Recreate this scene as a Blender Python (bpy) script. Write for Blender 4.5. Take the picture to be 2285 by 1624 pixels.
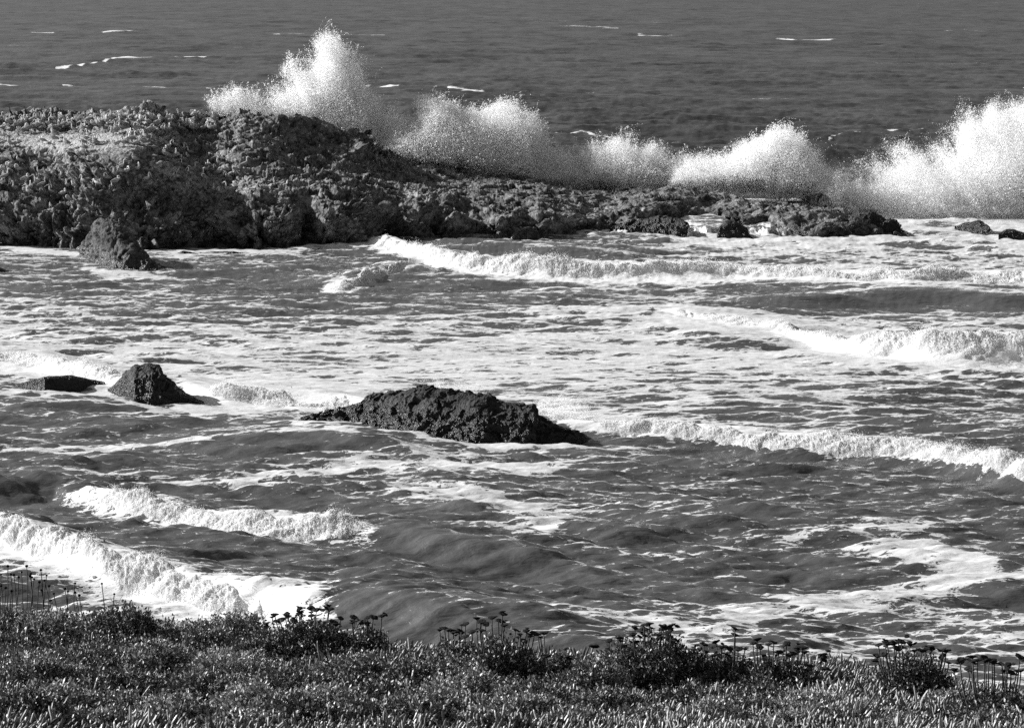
import bpy, math, random
import numpy as np
from mathutils import Vector

random.seed(7)
RNG = np.random.default_rng(11)
for o in list(bpy.data.objects):
    bpy.data.objects.remove(o)
SC = bpy.context.scene
COL = SC.collection

# ------------------------------------------------------------------ camera
IW, IH = 2285.0, 1624.0          # pixel frame in which positions were read off the photograph
FPX = 6479.0                     # focal length in those pixels (about 20 degrees wide)
CAM_H = 28.0                     # metres above the sea
PITCH = math.atan((IH / 2 + 60) / FPX)
cam_d = bpy.data.cameras.new("camera")
cam_d.sensor_fit = 'HORIZONTAL'
cam_d.sensor_width = 36.0
cam_d.lens = 36.0 * FPX / IW
cam_d.clip_start = 0.1
cam_d.clip_end = 60000.0
cam = bpy.data.objects.new("camera", cam_d)
COL.objects.link(cam)
cam.location = (0, 0, CAM_H)
cam.rotation_euler = (math.pi / 2 - PITCH, 0, 0)
SC.camera = cam

# ------------------------------------------------------------------ light
SUN_EL = math.radians(26)
SUN_AZ = math.radians(-69)       # from the view direction (+Y), negative = left
sun_dir = Vector((math.sin(SUN_AZ) * math.cos(SUN_EL), math.cos(SUN_AZ) * math.cos(SUN_EL), math.sin(SUN_EL)))
sd = bpy.data.lights.new("sun", 'SUN')
sd.energy = 5.0
sd.angle = math.radians(0.5)
sd.color = (1, 1, 1)             # black-and-white photograph: neutral light
sun = bpy.data.objects.new("sun", sd)
COL.objects.link(sun)
sun.location = (-60, 0, 80)
sun.rotation_euler = sun_dir.to_track_quat('Z', 'Y').to_euler()

W = bpy.data.worlds.new("World")
SC.world = W
W.use_nodes = True
wn = W.node_tree
wn.nodes.clear()
wo = wn.nodes.new("ShaderNodeOutputWorld")
wb = wn.nodes.new("ShaderNodeBackground")
sky = wn.nodes.new("ShaderNodeTexSky")
sky.sky_type = 'NISHITA'
sky.sun_disc = False
sky.sun_elevation = SUN_EL
sky.sun_rotation = SUN_AZ
sky.altitude = 0
sep = wn.nodes.new("ShaderNodeSeparateColor")
wn.links.new(sky.outputs[0], sep.inputs[0])
wn.links.new(sep.outputs[0], wb.inputs[0])      # red-filtered monochrome sky
wb.inputs[1].default_value = 0.075
wn.links.new(wb.outputs[0], wo.inputs[0])

SC.view_settings.view_transform = 'Standard'
SC.view_settings.look = 'None'
SC.view_settings.exposure = 0.65
SC.view_settings.gamma = 1.0
SC.cycles.use_denoising = False
SC.cycles.max_bounces = 10
SC.cycles.caustics_reflective = False
SC.cycles.caustics_refractive = False
SC.cycles.sample_clamp_indirect = 3.0
SC.cycles.sample_clamp_direct = 2.5
SC.cycles.diffuse_bounces = 10
SC.cycles.transparent_max_bounces = 8

# ------------------------------------------------------------------ helpers
cP, sP = math.cos(PITCH), math.sin(PITCH)


def ray(u, v):
    x = (np.asarray(u, float) - IW / 2) / FPX
    up = -(np.asarray(v, float) - IH / 2) / FPX
    return x, cP + up * sP, -sP + up * cP


def on_sea(u, v, z=0.0):
    x, y, d = ray(u, v)
    t = (z - CAM_H) / d
    return x * t, y * t


def at_dist(u, v, Y):
    x, y, d = ray(u, v)
    t = np.asarray(Y, float) / y
    return x * t, np.asarray(Y, float) + 0 * t, CAM_H + d * t


def project(P):
    x, y, z = P[:, 0], P[:, 1], P[:, 2] - CAM_H
    f = y * cP - z * sP
    up = y * sP + z * cP
    return IW / 2 + FPX * x / f, IH / 2 - FPX * up / f, f


def vnoise(P, seed=0):
    """value noise in [-1, 1] for an (N, 3) array"""
    P = np.asarray(P, np.float64)
    i = np.floor(P).astype(np.int64)
    f = (P - i).astype(np.float32)
    w = f * f * f * (f * (f * 6 - 15) + 10)

    def h(dx, dy, dz):
        n = (i[:, 0] + dx) * 73856093 ^ (i[:, 1] + dy) * 19349663 ^ (i[:, 2] + dz) * 83492791 ^ (seed * 2654435 + 97)
        n = (n & 0xFFFFFFFF).astype(np.uint32)
        n ^= n >> np.uint32(15)
        n *= np.uint32(2246822519)
        n ^= n >> np.uint32(13)
        n *= np.uint32(3266489917)
        n ^= n >> np.uint32(16)
        return n.astype(np.float32) * np.float32(2.0 / 4294967295.0) - 1

    def lerp(a, b, t):
        return a + (b - a) * t
    x0 = lerp(lerp(h(0, 0, 0), h(1, 0, 0), w[:, 0]), lerp(h(0, 1, 0), h(1, 1, 0), w[:, 0]), w[:, 1])
    x1 = lerp(lerp(h(0, 0, 1), h(1, 0, 1), w[:, 0]), lerp(h(0, 1, 1), h(1, 1, 1), w[:, 0]), w[:, 1])
    return lerp(x0, x1, w[:, 2])


def fbm(P, octv=4, gain=0.5, seed=0, billow=False):
    P = np.asarray(P, np.float64)
    a, s, tot = 1.0, 0.0, 0.0
    for k in range(octv):
        n = vnoise(P * (2.03 ** k) + 17.3 * k, seed + k)
        if billow:
            n = np.abs(n) * 2 - 0.6
        s = s + a * n
        tot += a
        a *= gain
    return s / tot


def cells(P, seed=0, tilt=0.9):
    """fractured blocks: every Voronoi cell gets its own height and slanting face; result about [-1, 1]"""
    P = np.asarray(P, np.float64)
    i = np.floor(P).astype(np.int64)
    n = len(P)
    best = np.full(n, 1e9, np.float32)
    bh = np.zeros(n, np.uint32)
    bc = np.zeros((n, 3), np.float32)

    def scr(h):
        h = h ^ (h >> np.uint32(15))
        h = h * np.uint32(2246822519)
        h = h ^ (h >> np.uint32(13))
        h = h * np.uint32(3266489917)
        return h ^ (h >> np.uint32(16))
    for a in (-1, 0, 1):
        for b in (-1, 0, 1):
            for c in (-1, 0, 1):
                q = i + np.array([a, b, c])
                h = (q[:, 0] * 73856093 ^ q[:, 1] * 19349663 ^ q[:, 2] * 83492791 ^ (seed * 7919 + 13)) & 0xFFFFFFFF
                h = scr(h.astype(np.uint32))
                j = np.stack([h & np.uint32(1023), (h >> np.uint32(10)) & np.uint32(1023), (h >> np.uint32(20)) & np.uint32(1023)], 1) / 1023.0
                d = (q + j - P).astype(np.float32)
                r = (d * d).sum(1)
                m = r < best
                best[m] = r[m]
                bh[m] = h[m]
                bc[m] = d[m]
    g = scr(bh + np.uint32(77))
    val = (g & np.uint32(1023)) / 511.5 - 1
    t = np.stack([(g >> np.uint32(k)) & np.uint32(255) for k in (4, 12, 20)], 1) / 127.5 - 1
    return (0.6 * val + tilt * (t * -bc).sum(1)).astype(np.float32)


def sstep(a, b, x):
    t = np.clip((x - a) / (b - a), 0, 1)
    return t * t * (3 - 2 * t)


def blob(U, Vv, u, v, ru, rv):
    return np.exp(-(((U - u) / ru) ** 2 + ((Vv - v) / rv) ** 2))


def make_mesh(name, V, F, mat=None, smooth=True, attrs=None, parent=None, link=True):
    V = np.ascontiguousarray(V, np.float32)
    F = np.ascontiguousarray(F, np.int32)
    me = bpy.data.meshes.new(name)
    n, k = F.shape
    me.vertices.add(len(V))
    me.vertices.foreach_set('co', V.ravel())
    me.loops.add(n * k)
    me.loops.foreach_set('vertex_index', F.ravel())
    me.polygons.add(n)
    me.polygons.foreach_set('loop_start', np.arange(0, n * k, k, dtype=np.int32))
    me.polygons.foreach_set('loop_total', np.full(n, k, np.int32))
    me.polygons.foreach_set('use_smooth', np.full(n, smooth, bool))
    for an, av in (attrs or {}).items():
        a = me.attributes.new(an, 'FLOAT', 'POINT')
        a.data.foreach_set('value', np.ascontiguousarray(av, np.float32))
    me.update(calc_edges=True)
    if mat:
        me.materials.append(mat)
    o = bpy.data.objects.new(name, me)
    if link:
        COL.objects.link(o)
    if parent:
        o.parent = parent
    return o


def grid_faces(nr, nc):
    i = np.arange((nr - 1) * nc).reshape(nr - 1, nc)[:, :-1].ravel()
    return np.stack([i, i + 1, i + nc + 1, i + nc], 1)


def grid_normals(V, nr, nc):
    G = V.reshape(nr, nc, 3)
    du = np.gradient(G, axis=1)
    dv = np.gradient(G, axis=0)
    n = np.cross(du, dv).reshape(-1, 3)
    return n / (np.linalg.norm(n, axis=1, keepdims=True) + 1e-9)


def tag(o, label=None, cat=None, group=None, kind=None):
    if label:
        o['label'] = label
    if cat:
        o['category'] = cat
    if group:
        o['group'] = group
    if kind:
        o['kind'] = kind
    return o


def empty(name, loc):
    o = bpy.data.objects.new(name, None)
    o.empty_display_size = 0.1
    COL.objects.link(o)
    o.location = loc
    return o


class NT:
    """tiny wrapper for building node materials"""

    def __init__(self, name):
        self.m = bpy.data.materials.new(name)
        self.m.use_nodes = True
        self.t = self.m.node_tree
        self.t.nodes.clear()
        self.out = self.t.nodes.new("ShaderNodeOutputMaterial")

    def n(self, typ, **kw):
        nd = self.t.nodes.new(typ)
        for k, v in kw.items():
            setattr(nd, k, v)
        return nd

    def link(self, a, b):
        self.t.links.new(a, b)

    def put(self, v, sock):
        if isinstance(v, (int, float)):
            sock.default_value = v
        elif isinstance(v, tuple):
            sock.default_value = v
        else:
            self.link(v, sock)

    def math(self, op, a, b=0.0, c=None):
        nd = self.n("ShaderNodeMath", operation=op)
        self.put(a, nd.inputs[0])
        self.put(b, nd.inputs[1])
        if c is not None:
            self.put(c, nd.inputs[2])
        return nd.outputs[0]

    def attr(self, name):
        return self.n("ShaderNodeAttribute", attribute_name=name).outputs['Fac']

    def noise(self, vec, scale, detail=4, rough=0.55, dist=0.0, ntype='FBM'):
        nd = self.n("ShaderNodeTexNoise")
        nd.noise_dimensions = '3D'
        nd.noise_type = ntype
        self.link(vec, nd.inputs['Vector'])
        nd.inputs['Scale'].default_value = scale
        nd.inputs['Detail'].default_value = detail
        nd.inputs['Roughness'].default_value = rough
        nd.inputs['Distortion'].default_value = dist
        return nd.outputs[0]

    def mapr(self, v, a, b, c=0.0, d=1.0, smooth=True):
        nd = self.n("ShaderNodeMapRange")
        nd.interpolation_type = 'SMOOTHSTEP' if smooth else 'LINEAR'
        self.put(v, nd.inputs[0])
        for i, q in enumerate((a, b, c, d)):
            self.put(q, nd.inputs[1 + i])
        return nd.outputs[0]

    def mix(self, f, a, b):
        return self.math('ADD', self.math('MULTIPLY', a, self.math('SUBTRACT', 1.0, f)), self.math('MULTIPLY', b, f))

    def scaled(self, vec, s):
        nd = self.n("ShaderNodeVectorMath", operation='MULTIPLY')
        self.link(vec, nd.inputs[0])
        nd.inputs[1].default_value = s
        return nd.outputs[0]

    def pos(self):
        return self.n("ShaderNodeNewGeometry").outputs['Position']

    def objc(self):
        return self.n("ShaderNodeTexCoord").outputs['Object']

    def bump(self, h, strength, dist, normal=None):
        nd = self.n("ShaderNodeBump")
        nd.inputs['Strength'].default_value = strength
        nd.inputs['Distance'].default_value = dist
        self.link(h, nd.inputs['Height'])
        if normal is not None:
            self.link(normal, nd.inputs['Normal'])
        return nd.outputs[0]

    def principled(self, col, rough, spec=0.5, normal=None):
        nd = self.n("ShaderNodeBsdfPrincipled")
        if isinstance(col, (int, float)):
            col = (col, col, col, 1)
        self.put(col, nd.inputs['Base Color'])
        self.put(rough, nd.inputs['Roughness'])
        self.put(spec, nd.inputs['Specular IOR Level'])
        if normal is not None:
            self.link(normal, nd.inputs['Normal'])
        return nd.outputs[0]

    def done(self, shader):
        self.link(shader, self.out.inputs['Surface'])
        return self.m


# ------------------------------------------------------------------ materials
def mat_water():
    N = NT("sea_water")
    p = N.pos()
    q = N.scaled(p, (0.42, 1.0, 1.0))
    cov = N.attr('cov')
    fresh = N.attr('fresh')
    milk = N.attr('milk')
    fine = N.attr('fine')
    n1 = N.mix(fine, N.noise(q, 1.2, 8, 0.68, 0.7), N.noise(q, 2.8, 6, 0.6, 1.0))
    n2 = N.noise(q, 0.26, 3, 0.5, 0.5)
    n3 = N.mix(fine, N.noise(q, 1.7, 3, 0.5, 1.2), N.noise(q, 3.6, 3, 0.5, 1.2))
    rid = N.math('SUBTRACT', 1.0, N.math('MULTIPLY', N.math('ABSOLUTE', N.math('SUBTRACT', n3, 0.5)), 6.0))
    n = N.math('ADD', N.math('MULTIPLY', n1, 0.72), N.math('MULTIPLY', n2, 0.28))
    n = N.math('ADD', n, N.math('MULTIPLY', rid, 0.085))
    thr = N.math('MULTIPLY_ADD', cov, -0.46, 0.79)
    dlt = N.math('SUBTRACT', n, thr)
    foam = N.mapr(dlt, -0.025, 0.03)
    fl = N.noise(N.scaled(p, (0.9, 2.6, 2.0)), 1.6, 4, 0.55, 0.9)
    fleck = N.math('MULTIPLY', N.mapr(fl, 0.60, 0.635), N.mapr(N.noise(q, 0.5, 2, 0.5, 0.0), 0.42, 0.6))
    foam = N.math('MAXIMUM', foam, N.math('MULTIPLY', fleck, N.math('MULTIPLY', milk, 0.9)))
    foam = N.math('MULTIPLY', foam, N.mapr(cov, 0.015, 0.06))
    # thin old foam lets some water show through
    thin = N.mapr(N.noise(q, 2.3, 4, 0.65, 0.3), 0.3, 0.7, 0.72, 1.0)
    thin = N.math('MAXIMUM', thin, fresh)
    foam_a = N.math('MULTIPLY', foam, thin)
    ch = N.noise(N.scaled(p, (0.10, 0.045, 0.3)), 1.0, 9, 0.8, 0.5)
    far = N.math('SUBTRACT', 1.0, milk)
    ch2 = N.noise(N.scaled(p, (0.030, 0.0085, 0.1)), 1.0, 6, 0.7, 0.5)
    ch = N.math('ADD', N.math('MULTIPLY', ch, 0.65), N.math('MULTIPLY', ch2, 0.35))
    ch = N.mapr(ch, 0.36, 0.64, N.math('MULTIPLY_ADD', far, -0.45, 0.75), N.math('MULTIPLY_ADD', far, 0.95, 1.25))
    base = N.math('MULTIPLY', N.math('MULTIPLY_ADD', milk, 0.056, 0.030), ch)
    fcol = N.math('MULTIPLY_ADD', fresh, 0.22, 0.66)
    col = N.mix(foam_a, base, fcol)
    rough = N.mix(foam_a, N.math('MULTIPLY_ADD', milk, -0.20, 0.34), 0.9)
    spec = N.mix(foam_a, N.math('MULTIPLY', N.math('MULTIPLY_ADD', milk, 0.36, 0.14), ch), 0.1)
    hb = N.noise(q, 2.2, 3, 0.5, 0.5)
    hb2 = N.noise(q, 0.75, 3, 0.5, 0.4)
    h = N.math('ADD', N.math('MULTIPLY', hb, 0.13), N.math('MULTIPLY', hb2, 0.26))
    h = N.math('ADD', h, N.math('MULTIPLY', N.noise(q, 7.0, 3, 0.6, 0.3), 0.028))
    h = N.math('ADD', h, N.math('MULTIPLY', foam_a, 0.05))
    nrm = N.bump(h, 0.6, 1.0)
    return N.done(N.principled(col, rough, spec, nrm))


def mat_foam():
    N = NT("white_foam")
    p = N.pos()
    n = N.noise(p, 6.0, 5, 0.65, 0.2)
    col = N.mapr(n, 0.3, 0.7, 0.66, 0.92)
    nrm = N.bump(n, 0.7, 0.2)
    b = N.principled(col, 0.9, 0.05, nrm)
    t = N.n("ShaderNodeBsdfTranslucent")
    N.link(col, t.inputs[0])
    N.link(nrm, t.inputs[1])
    mx = N.n("ShaderNodeMixShader")
    mx.inputs[0].default_value = 0.3
    N.link(b, mx.inputs[1])
    N.link(t.outputs[0], mx.inputs[2])
    a = mx.outputs[0]
    return N.done(a)


def mat_spray():
    N = NT("spray_drops")
    d = N.n("ShaderNodeBsdfDiffuse")
    d.inputs[0].default_value = (.98, .98, .98, 1)
    t = N.n("ShaderNodeBsdfTranslucent")
    t.inputs[0].default_value = (.98, .98, .98, 1)
    m = N.n("ShaderNodeMixShader")
    m.inputs[0].default_value = 0.6
    N.link(d.outputs[0], m.inputs[1])
    N.link(t.outputs[0], m.inputs[2])
    return N.done(m.outputs[0])


def mat_rock(name="rough_rock", lo=0.025, hi=0.36, wet=1.6):
    N = NT(name)
    p = N.pos()
    g = N.attr('guano')
    n1 = N.noise(p, 0.5, 6, 0.65, 0.3)
    n2 = N.noise(p, 2.6, 5, 0.65, 0.2)
    n3 = N.noise(p, 9.0, 3, 0.6, 0.0)
    n = N.math('ADD', N.math('MULTIPLY', n1, 0.55), N.math('MULTIPLY', n2, 0.45))
    col = N.mapr(n, 0.38, 0.66, lo, hi)
    gm = N.mapr(N.math('ADD', g, N.math('MULTIPLY', N.math('SUBTRACT', n2, 0.5), 1.6)), 0.35, 0.75)
    col = N.mix(gm, col, N.math('MULTIPLY_ADD', n3, 0.25, 0.32))
    sepz = N.n("ShaderNodeSeparateXYZ")
    N.link(p, sepz.inputs[0])
    z = N.math('ADD', sepz.outputs[2], N.math('MULTIPLY', N.math('SUBTRACT', n1, 0.5), 3.0))
    w = N.mapr(z, 0.3 * wet, wet, 1.0, 0.0)
    col = N.math('MULTIPLY', col, N.mapr(w, 0, 1, 1.0, 0.4, False))
    rough = N.mapr(w, 0, 1, 0.9, 0.32, False)
    h = N.math('ADD', N.math('MULTIPLY', n2, 0.35), N.math('MULTIPLY', n3, 0.1))
    nrm = N.bump(h, 0.9, 1.0)
    return N.done(N.principled(col, rough, 0.3, nrm))


M_WATER = mat_water()
M_FOAM = mat_foam()
M_SPRAY = mat_spray()
M_ROCK = mat_rock()
M_WET = mat_rock("wet_black_rock", 0.012, 0.05, 3.0)
M_STACK = mat_rock("sea_stack_rock", 0.025, 0.16, 2.4)

# ------------------------------------------------------------------ breakers: foot line (pixels on the sea), height
BREAK = {
    'far_long': dict(pts=[(818, 552, .5), (860, 566, .9), (930, 582, 1.1), (1000, 600, 1.3), (1100, 612, 1.3), (1200, 618, 1.4), (1350, 622, 1.3), (1470, 624, 1.2), (1560, 624, .9), (1650, 625, .8), (1760, 630, .9), (1900, 636, 1.0), (2050, 641, .9), (2150, 637, 1.0), (2285, 641, 1.2), (2480, 645, 1.2)],
                     wf=1.5, label='long line of white surf rolling in just off the end of the rock island'),
    'far_small': dict(pts=[(715, 642, .1), (740, 645, .6), (775, 646, .9), (820, 632, .8), (870, 610, .5), (930, 590, .1)], wf=2.0,
                      label='small curling white breaker below the tiny square rock near the island'),
    'right_mid': dict(pts=[(1480, 714, .2), (1600, 726, .3), (1700, 742, .35), (1770, 757, .4), (1850, 778, .6), (1920, 795, .9), (2000, 803, 1.2), (2100, 813, 1.4), (2200, 815, 1.5), (2285, 816, 1.5), (2480, 820, 1.4)], wf=1.6,
                      label='thick white breaker at the right edge, second row of surf from the island'),
    'left_rock': dict(pts=[(-160, 800, .4), (40, 815, .5), (120, 832, .8), (200, 856, .8), (250, 870, .8), (300, 872, .5)], wf=1.3,
                      label='low white breaker running into the small domed rock'),
    'between': dict(pts=[(405, 893, .8), (480, 903, .9), (600, 908, .8), (700, 914, .9), (790, 919, .9), (850, 922, .6)], wf=1.3,
                    label='white water between the small domed rock and the wide black rock'),
    'mid_right': dict(pts=[(1260, 985, .8), (1330, 990, .9), (1400, 993, .9), (1500, 996, .8), (1600, 1006, .9), (1720, 1020, 1.1), (1850, 1032, 1.2), (1960, 1037, 1.0), (2060, 1046, .9), (2150, 1064, 1.0), (2285, 1088, 1.0), (2480, 1120, 1.0)], wf=1.3, lo=.68,
                      label='long white breaker stretching from the wide black rock to the right edge'),
    'near_upper': dict(pts=[(112, 1112, .5), (150, 1122, 1.0), (250, 1142, .95), (350, 1167, .95), (450, 1190, .95), (560, 1207, 1.0), (680, 1220, 1.05), (780, 1226, 1.0), (858, 1230, 1.0)],
                       tail=[(960, 1243, .95), (1150, 1276, .9), (1400, 1302, .7), (1700, 1348, .4), (1900, 1375, .1)], wf=1.15,
                       label='bright slanting breaker at left, the upper of the two nearest rolls of surf'),
    'near_lower': dict(pts=[(-160, 1210, 1.2), (0, 1244, 1.2), (100, 1272, 1.2), (200, 1302, 1.2), (300, 1328, 1.25), (400, 1352, 1.25), (500, 1374, 1.3), (600, 1388, 1.3), (690, 1398, 1.3), (745, 1404, 1.25)],
                       tail=[(820, 1418, 1.35), (950, 1445, 1.3), (1150, 1500, 1.2), (1400, 1530, .9), (1700, 1560, .5)], wf=1.15,
                       label='nearest breaker, thick white surf directly behind the plants at lower left'),
}
SWELL = [  # unbroken wave faces
    dict(pts=[(450, 1130, .2), (620, 1140, .7), (800, 1150, .9), (950, 1165, .9), (1080, 1180, .8), (1200, 1190, .3)], wf=2.0),
    dict(pts=[(-200, 1110, .9), (0, 1112, .9), (110, 1108, .8), (200, 1115, .2)], wf=1.6),
    dict(pts=[(1600, 690, .3), (1850, 690, .9), (2100, 680, 1.1), (2285, 690, 1.0), (2480, 690, .9)], wf=2.4),
    dict(pts=[(880, 582, .3), (1000, 570, .5), (1200, 580, .6), (1400, 590, .5)], wf=2.0),
    dict(pts=[(520, 1010, .3), (600, 1015, .7), (800, 1020, .8), (900, 1030, .4)], wf=1.6),
    dict(pts=[(1900, 1300, .3), (2050, 1290, .5), (2180, 1280, .3)], wf=1.6),
    dict(pts=[(2300, 1330, .6), (2150, 1340, .4), (2000, 1350, .2)], wf=1.6),
    dict(pts=[(1200, 740, .1), (1400, 745, .3), (1600, 770, .4), (1760, 775, .3)], wf=3.2),
]


def line_fn(pts):
    p = np.array(sorted(pts))
    x, y = on_sea(p[:, 0], p[:, 1])
    o = np.argsort(x)
    x, y, a = x[o], y[o], p[o, 2]
    n = int((x[-1] - x[0]) / .3) + 8
    xs = np.linspace(x[0], x[-1], n)
    step = xs[1] - xs[0]
    m = int(4.5 / step)
    k = np.exp(-(np.arange(-m, m + 1) * step / 1.6) ** 2)
    k /= k.sum()
    yi = np.interp(xs, x, y)
    ai = np.interp(xs, x, a)
    g = (yi[1] - yi[0], yi[-1] - yi[-2])
    ye = np.concatenate([yi[0] - g[0] * np.arange(m, 0, -1), yi, yi[-1] + g[1] * np.arange(1, m + 1)])
    ys = np.convolve(ye, k, 'valid')
    as_ = np.convolve(np.pad(ai, m, 'edge'), k, 'valid')
    return xs, ys, as_


def breaker_height(X, Y, spec):
    lx, ly, la = line_fn(spec['pts'] + spec.get('tail', []))
    m = (X > lx[0] - 6) & (X < lx[-1] + 6) & (Y > ly.min() - 10) & (Y < ly.max() + 30)
    H = np.zeros_like(X)
    if not m.any():
        return H
    x, y = X[m], Y[m]
    wob = 0.5 * vnoise(np.stack([x * .25, y * 0, x * 0 + 3], 1), 5)
    c = np.interp(x, lx, ly) + wob
    a = np.interp(x, lx, la)
    a = a * sstep(lx[0] - 5, lx[0] + 1, x) * (1 - sstep(lx[-1] - 1, lx[-1] + 5, x))
    wf = spec['wf']
    s = y - c - 1.6 * wf          # crest stands behind the foot line
    if 'tail' in spec:
        x1 = line_fn(spec['pts'])[0][-1]
        wf = wf * (1 + .9 * sstep(x1 - 1, x1 + 4, x))
    H[m] = a * np.where(s < 0, np.exp(-(s / wf) ** 2), np.exp(-(s / (wf * 4.0)) ** 2))
    return H


# wave trains
_w = np.random.default_rng(3)
WAVES = []
for k in range(58):
    lam = 0.55 * (60 / 0.55) ** (k / 57.0)
    for r in range(2):
        th = _w.normal(0, 0.42) + 0.12
        WAVES.append((lam * _w.uniform(.85, 1.15), th, _w.uniform(0, 6.28), 0.0050 * lam ** 0.74 * _w.uniform(.6, 1.4) * (2.4 if lam < 4 else 1.8 if lam < 7 else 1.0)))


def sea_height(X, Y, cell):
    H = np.zeros_like(X)
    gust = 0.75 + 0.5 * vnoise(np.stack([X * .02, Y * .02, X * 0], 1), 31)
    for lam, th, ph, a in WAVES:
        k = 2 * math.pi / lam
        f = np.clip(lam / (cell * 1.3) - 0.6, 0, 1)
        if f.max() <= 0:
            continue
        ph2 = k * (X * math.sin(th) + Y * math.cos(th)) + ph
        s = np.sin(ph2)
        H += a * f * (s + 0.35 * np.cos(2 * ph2))
    H *= gust
    H *= 1 + 0.1 * sstep(340, 430, Y)
    open_ = sstep(340, 480, Y)
    if open_.max() > 0:
        for lam, th, ph in ((85, .1, 1.0), (62, .35, 2.2), (110, -.15, 4.0), (48, -.3, .4)):
            k = 2 * math.pi / lam
            H += open_ * .0014 * lam * (.4 + .6 * vnoise(np.stack([X * .006, Y * .004, X * 0 + lam], 1), 35)) * np.sin(k * (X * math.sin(th) + Y * math.cos(th)) + ph)
    B = np.zeros_like(H)
    for b in list(BREAK.values()) + SWELL:
        B = np.maximum(B, breaker_height(X, Y, b))
    return H + B


# foam coverage read off the photograph: rows of v, nine columns across
COV_V = [430, 470, 520, 560, 600, 640, 670, 710, 750, 790, 830, 870, 910, 950, 990, 1030, 1060, 1100, 1140, 1180, 1220, 1260, 1300, 1340, 1380, 1420, 1470, 1600]
COV = np.array([
    [0, 0, 0, 0, 0, 0, 0, 0, 0],
    [.2, .2, .2, .2, .3, .4, .5, .6, .7],
    [.5, .6, .6, .5, .6, .7, .8, .9, .9],
    [.5, .55, .6, .45, .35, .5, .7, .75, .8],
    [.5, .55, .45, .4, .6, .6, .65, .65, .7],
    [.55, .55, .4, .35, .5, .55, .55, .45, .45],
    [.65, .58, .4, .42, .45, .5, .38, .4, .5],
    [.72, .55, .58, .58, .63, .72, .62, .5, .6],
    [.77, .72, .67, .68, .72, .78, .82, .75, .75],
    [.72, .72, .72, .68, .72, .77, .82, .82, .85],
    [.68, .72, .68, .68, .68, .68, .72, .68, .75],
    [.58, .63, .65, .68, .68, .63, .66, .62, .65],
    [.6, .52, .55, .55, .62, .66, .6, .57, .52],
    [.57, .48, .5, .5, .5, .6, .55, .52, .52],
    [.47, .5, .52, .5, .45, .42, .42, .45, .5],
    [.4, .37, .35, .6, .55, .42, .37, .35, .38],
    [.5, .42, .45, .5, .45, .35, .37, .42, .37],
    [.15, .12, .3, .35, .4, .5, .35, .34, .33],
    [.1, .15, .22, .28, .45, .45, .35, .3, .32],
    [.25, .2, .2, .2, .42, .38, .34, .38, .38],
    [.35, .15, .1, .1, .32, .3, .4, .48, .45],
    [.5, .25, .1, .12, .25, .25, .2, .36, .5],
    [.6, .4, .12, .15, .15, .22, .2, .5, .48],
    [.6, .55, .2, .1, .12, .25, .4, .6, .42],
    [.6, .55, .4, .1, .12, .4, .55, .52, .5],
    [.6, .6, .4, .15, .2, .58, .52, .52, .55],
    [.6, .6, .4, .15, .2, .6, .6, .55, .5],
    [.6, .6, .5, .3, .3, .6, .6, .55, .5]])
# foam rafts and streaks: centre lines with half-width (pixels) and strength
STROKES = [
    ([(560, 1075), (700, 1060), (830, 1045), (1000, 1040), (1150, 1045), (1220, 1052)], 20, .5),
    ([(230, 1062), (420, 1075), (560, 1080)], 9, .45), ([(0, 1000), (90, 1010), (230, 1018)], 8, .5),
    ([(150, 1000), (330, 1000), (470, 995)], 6, .5), ([(640, 988), (720, 980), (800, 985)], 9, .4),
    ([(880, 1095), (1000, 1105), (1080, 1120), (1140, 1130), (1200, 1140)], 16, .5),
    ([(1080, 1120), (1130, 1150), (1180, 1170), (1230, 1185)], 26, .5),
    ([(1010, 1180), (1100, 1195), (1230, 1190)], 12, .35),
    ([(1050, 1205), (1250, 1225), (1450, 1245), (1600, 1270), (1750, 1290)], 6, .4),
    ([(1640, 1370), (1800, 1345), (1900, 1325), (2020, 1310), (2130, 1290)], 26, .6),
    ([(1900, 1235), (1990, 1225), (2100, 1235), (2170, 1250)], 14, .5),
    ([(1760, 1210), (1850, 1200), (1960, 1195), (2060, 1200)], 10, .4), ([(2040, 1245), (2120, 1265), (2180, 1285)], 18, .5),
    ([(2140, 1265), (2220, 1280), (2285, 1290)], 8, .5), ([(1500, 1225), (1650, 1215), (1780, 1210)], 7, .35),
    ([(1200, 1400), (1330, 1400), (1450, 1420), (1600, 1440)], 12, .35), ([(2060, 1350), (2180, 1370), (2285, 1365)], 14, .35),
    ([(1500, 708), (1650, 715), (1750, 735), (1850, 760), (1950, 780)], 22, .4), ([(1200, 700), (1300, 695), (1420, 705)], 8, .4),
    ([(1300, 1003), (1400, 1005), (1500, 1000)], 5, .4), ([(980, 985), (1150, 1000), (1300, 1005)], 4, .5),
    ([(660, 956), (760, 963), (860, 973), (960, 993), (1080, 1006), (1200, 1012), (1330, 1002)], 4.5, .5), ([(250, 884), (300, 913), (380, 917), (480, 914)], 4.5, .5),
    ([(190, 602), (250, 610), (395, 614)], 4, .5), ([(0, 554), (90, 556), (165, 566)], 4, .5), ([(400, 574), (480, 556), (560, 560), (700, 556), (830, 552)], 5, .5), ([(10, 880), (120, 885), (235, 872)], 4, .4),
    ([(2200, 520), (2285, 520)], 20, .4), ([(1500, 540), (1700, 545), (2000, 540)], 12, .3),
    ([(880, 1260), (960, 1255), (1010, 1240)], 10, .25), ([(1250, 1275), (1330, 1265), (1400, 1260)], 7, .2),
]
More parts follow.
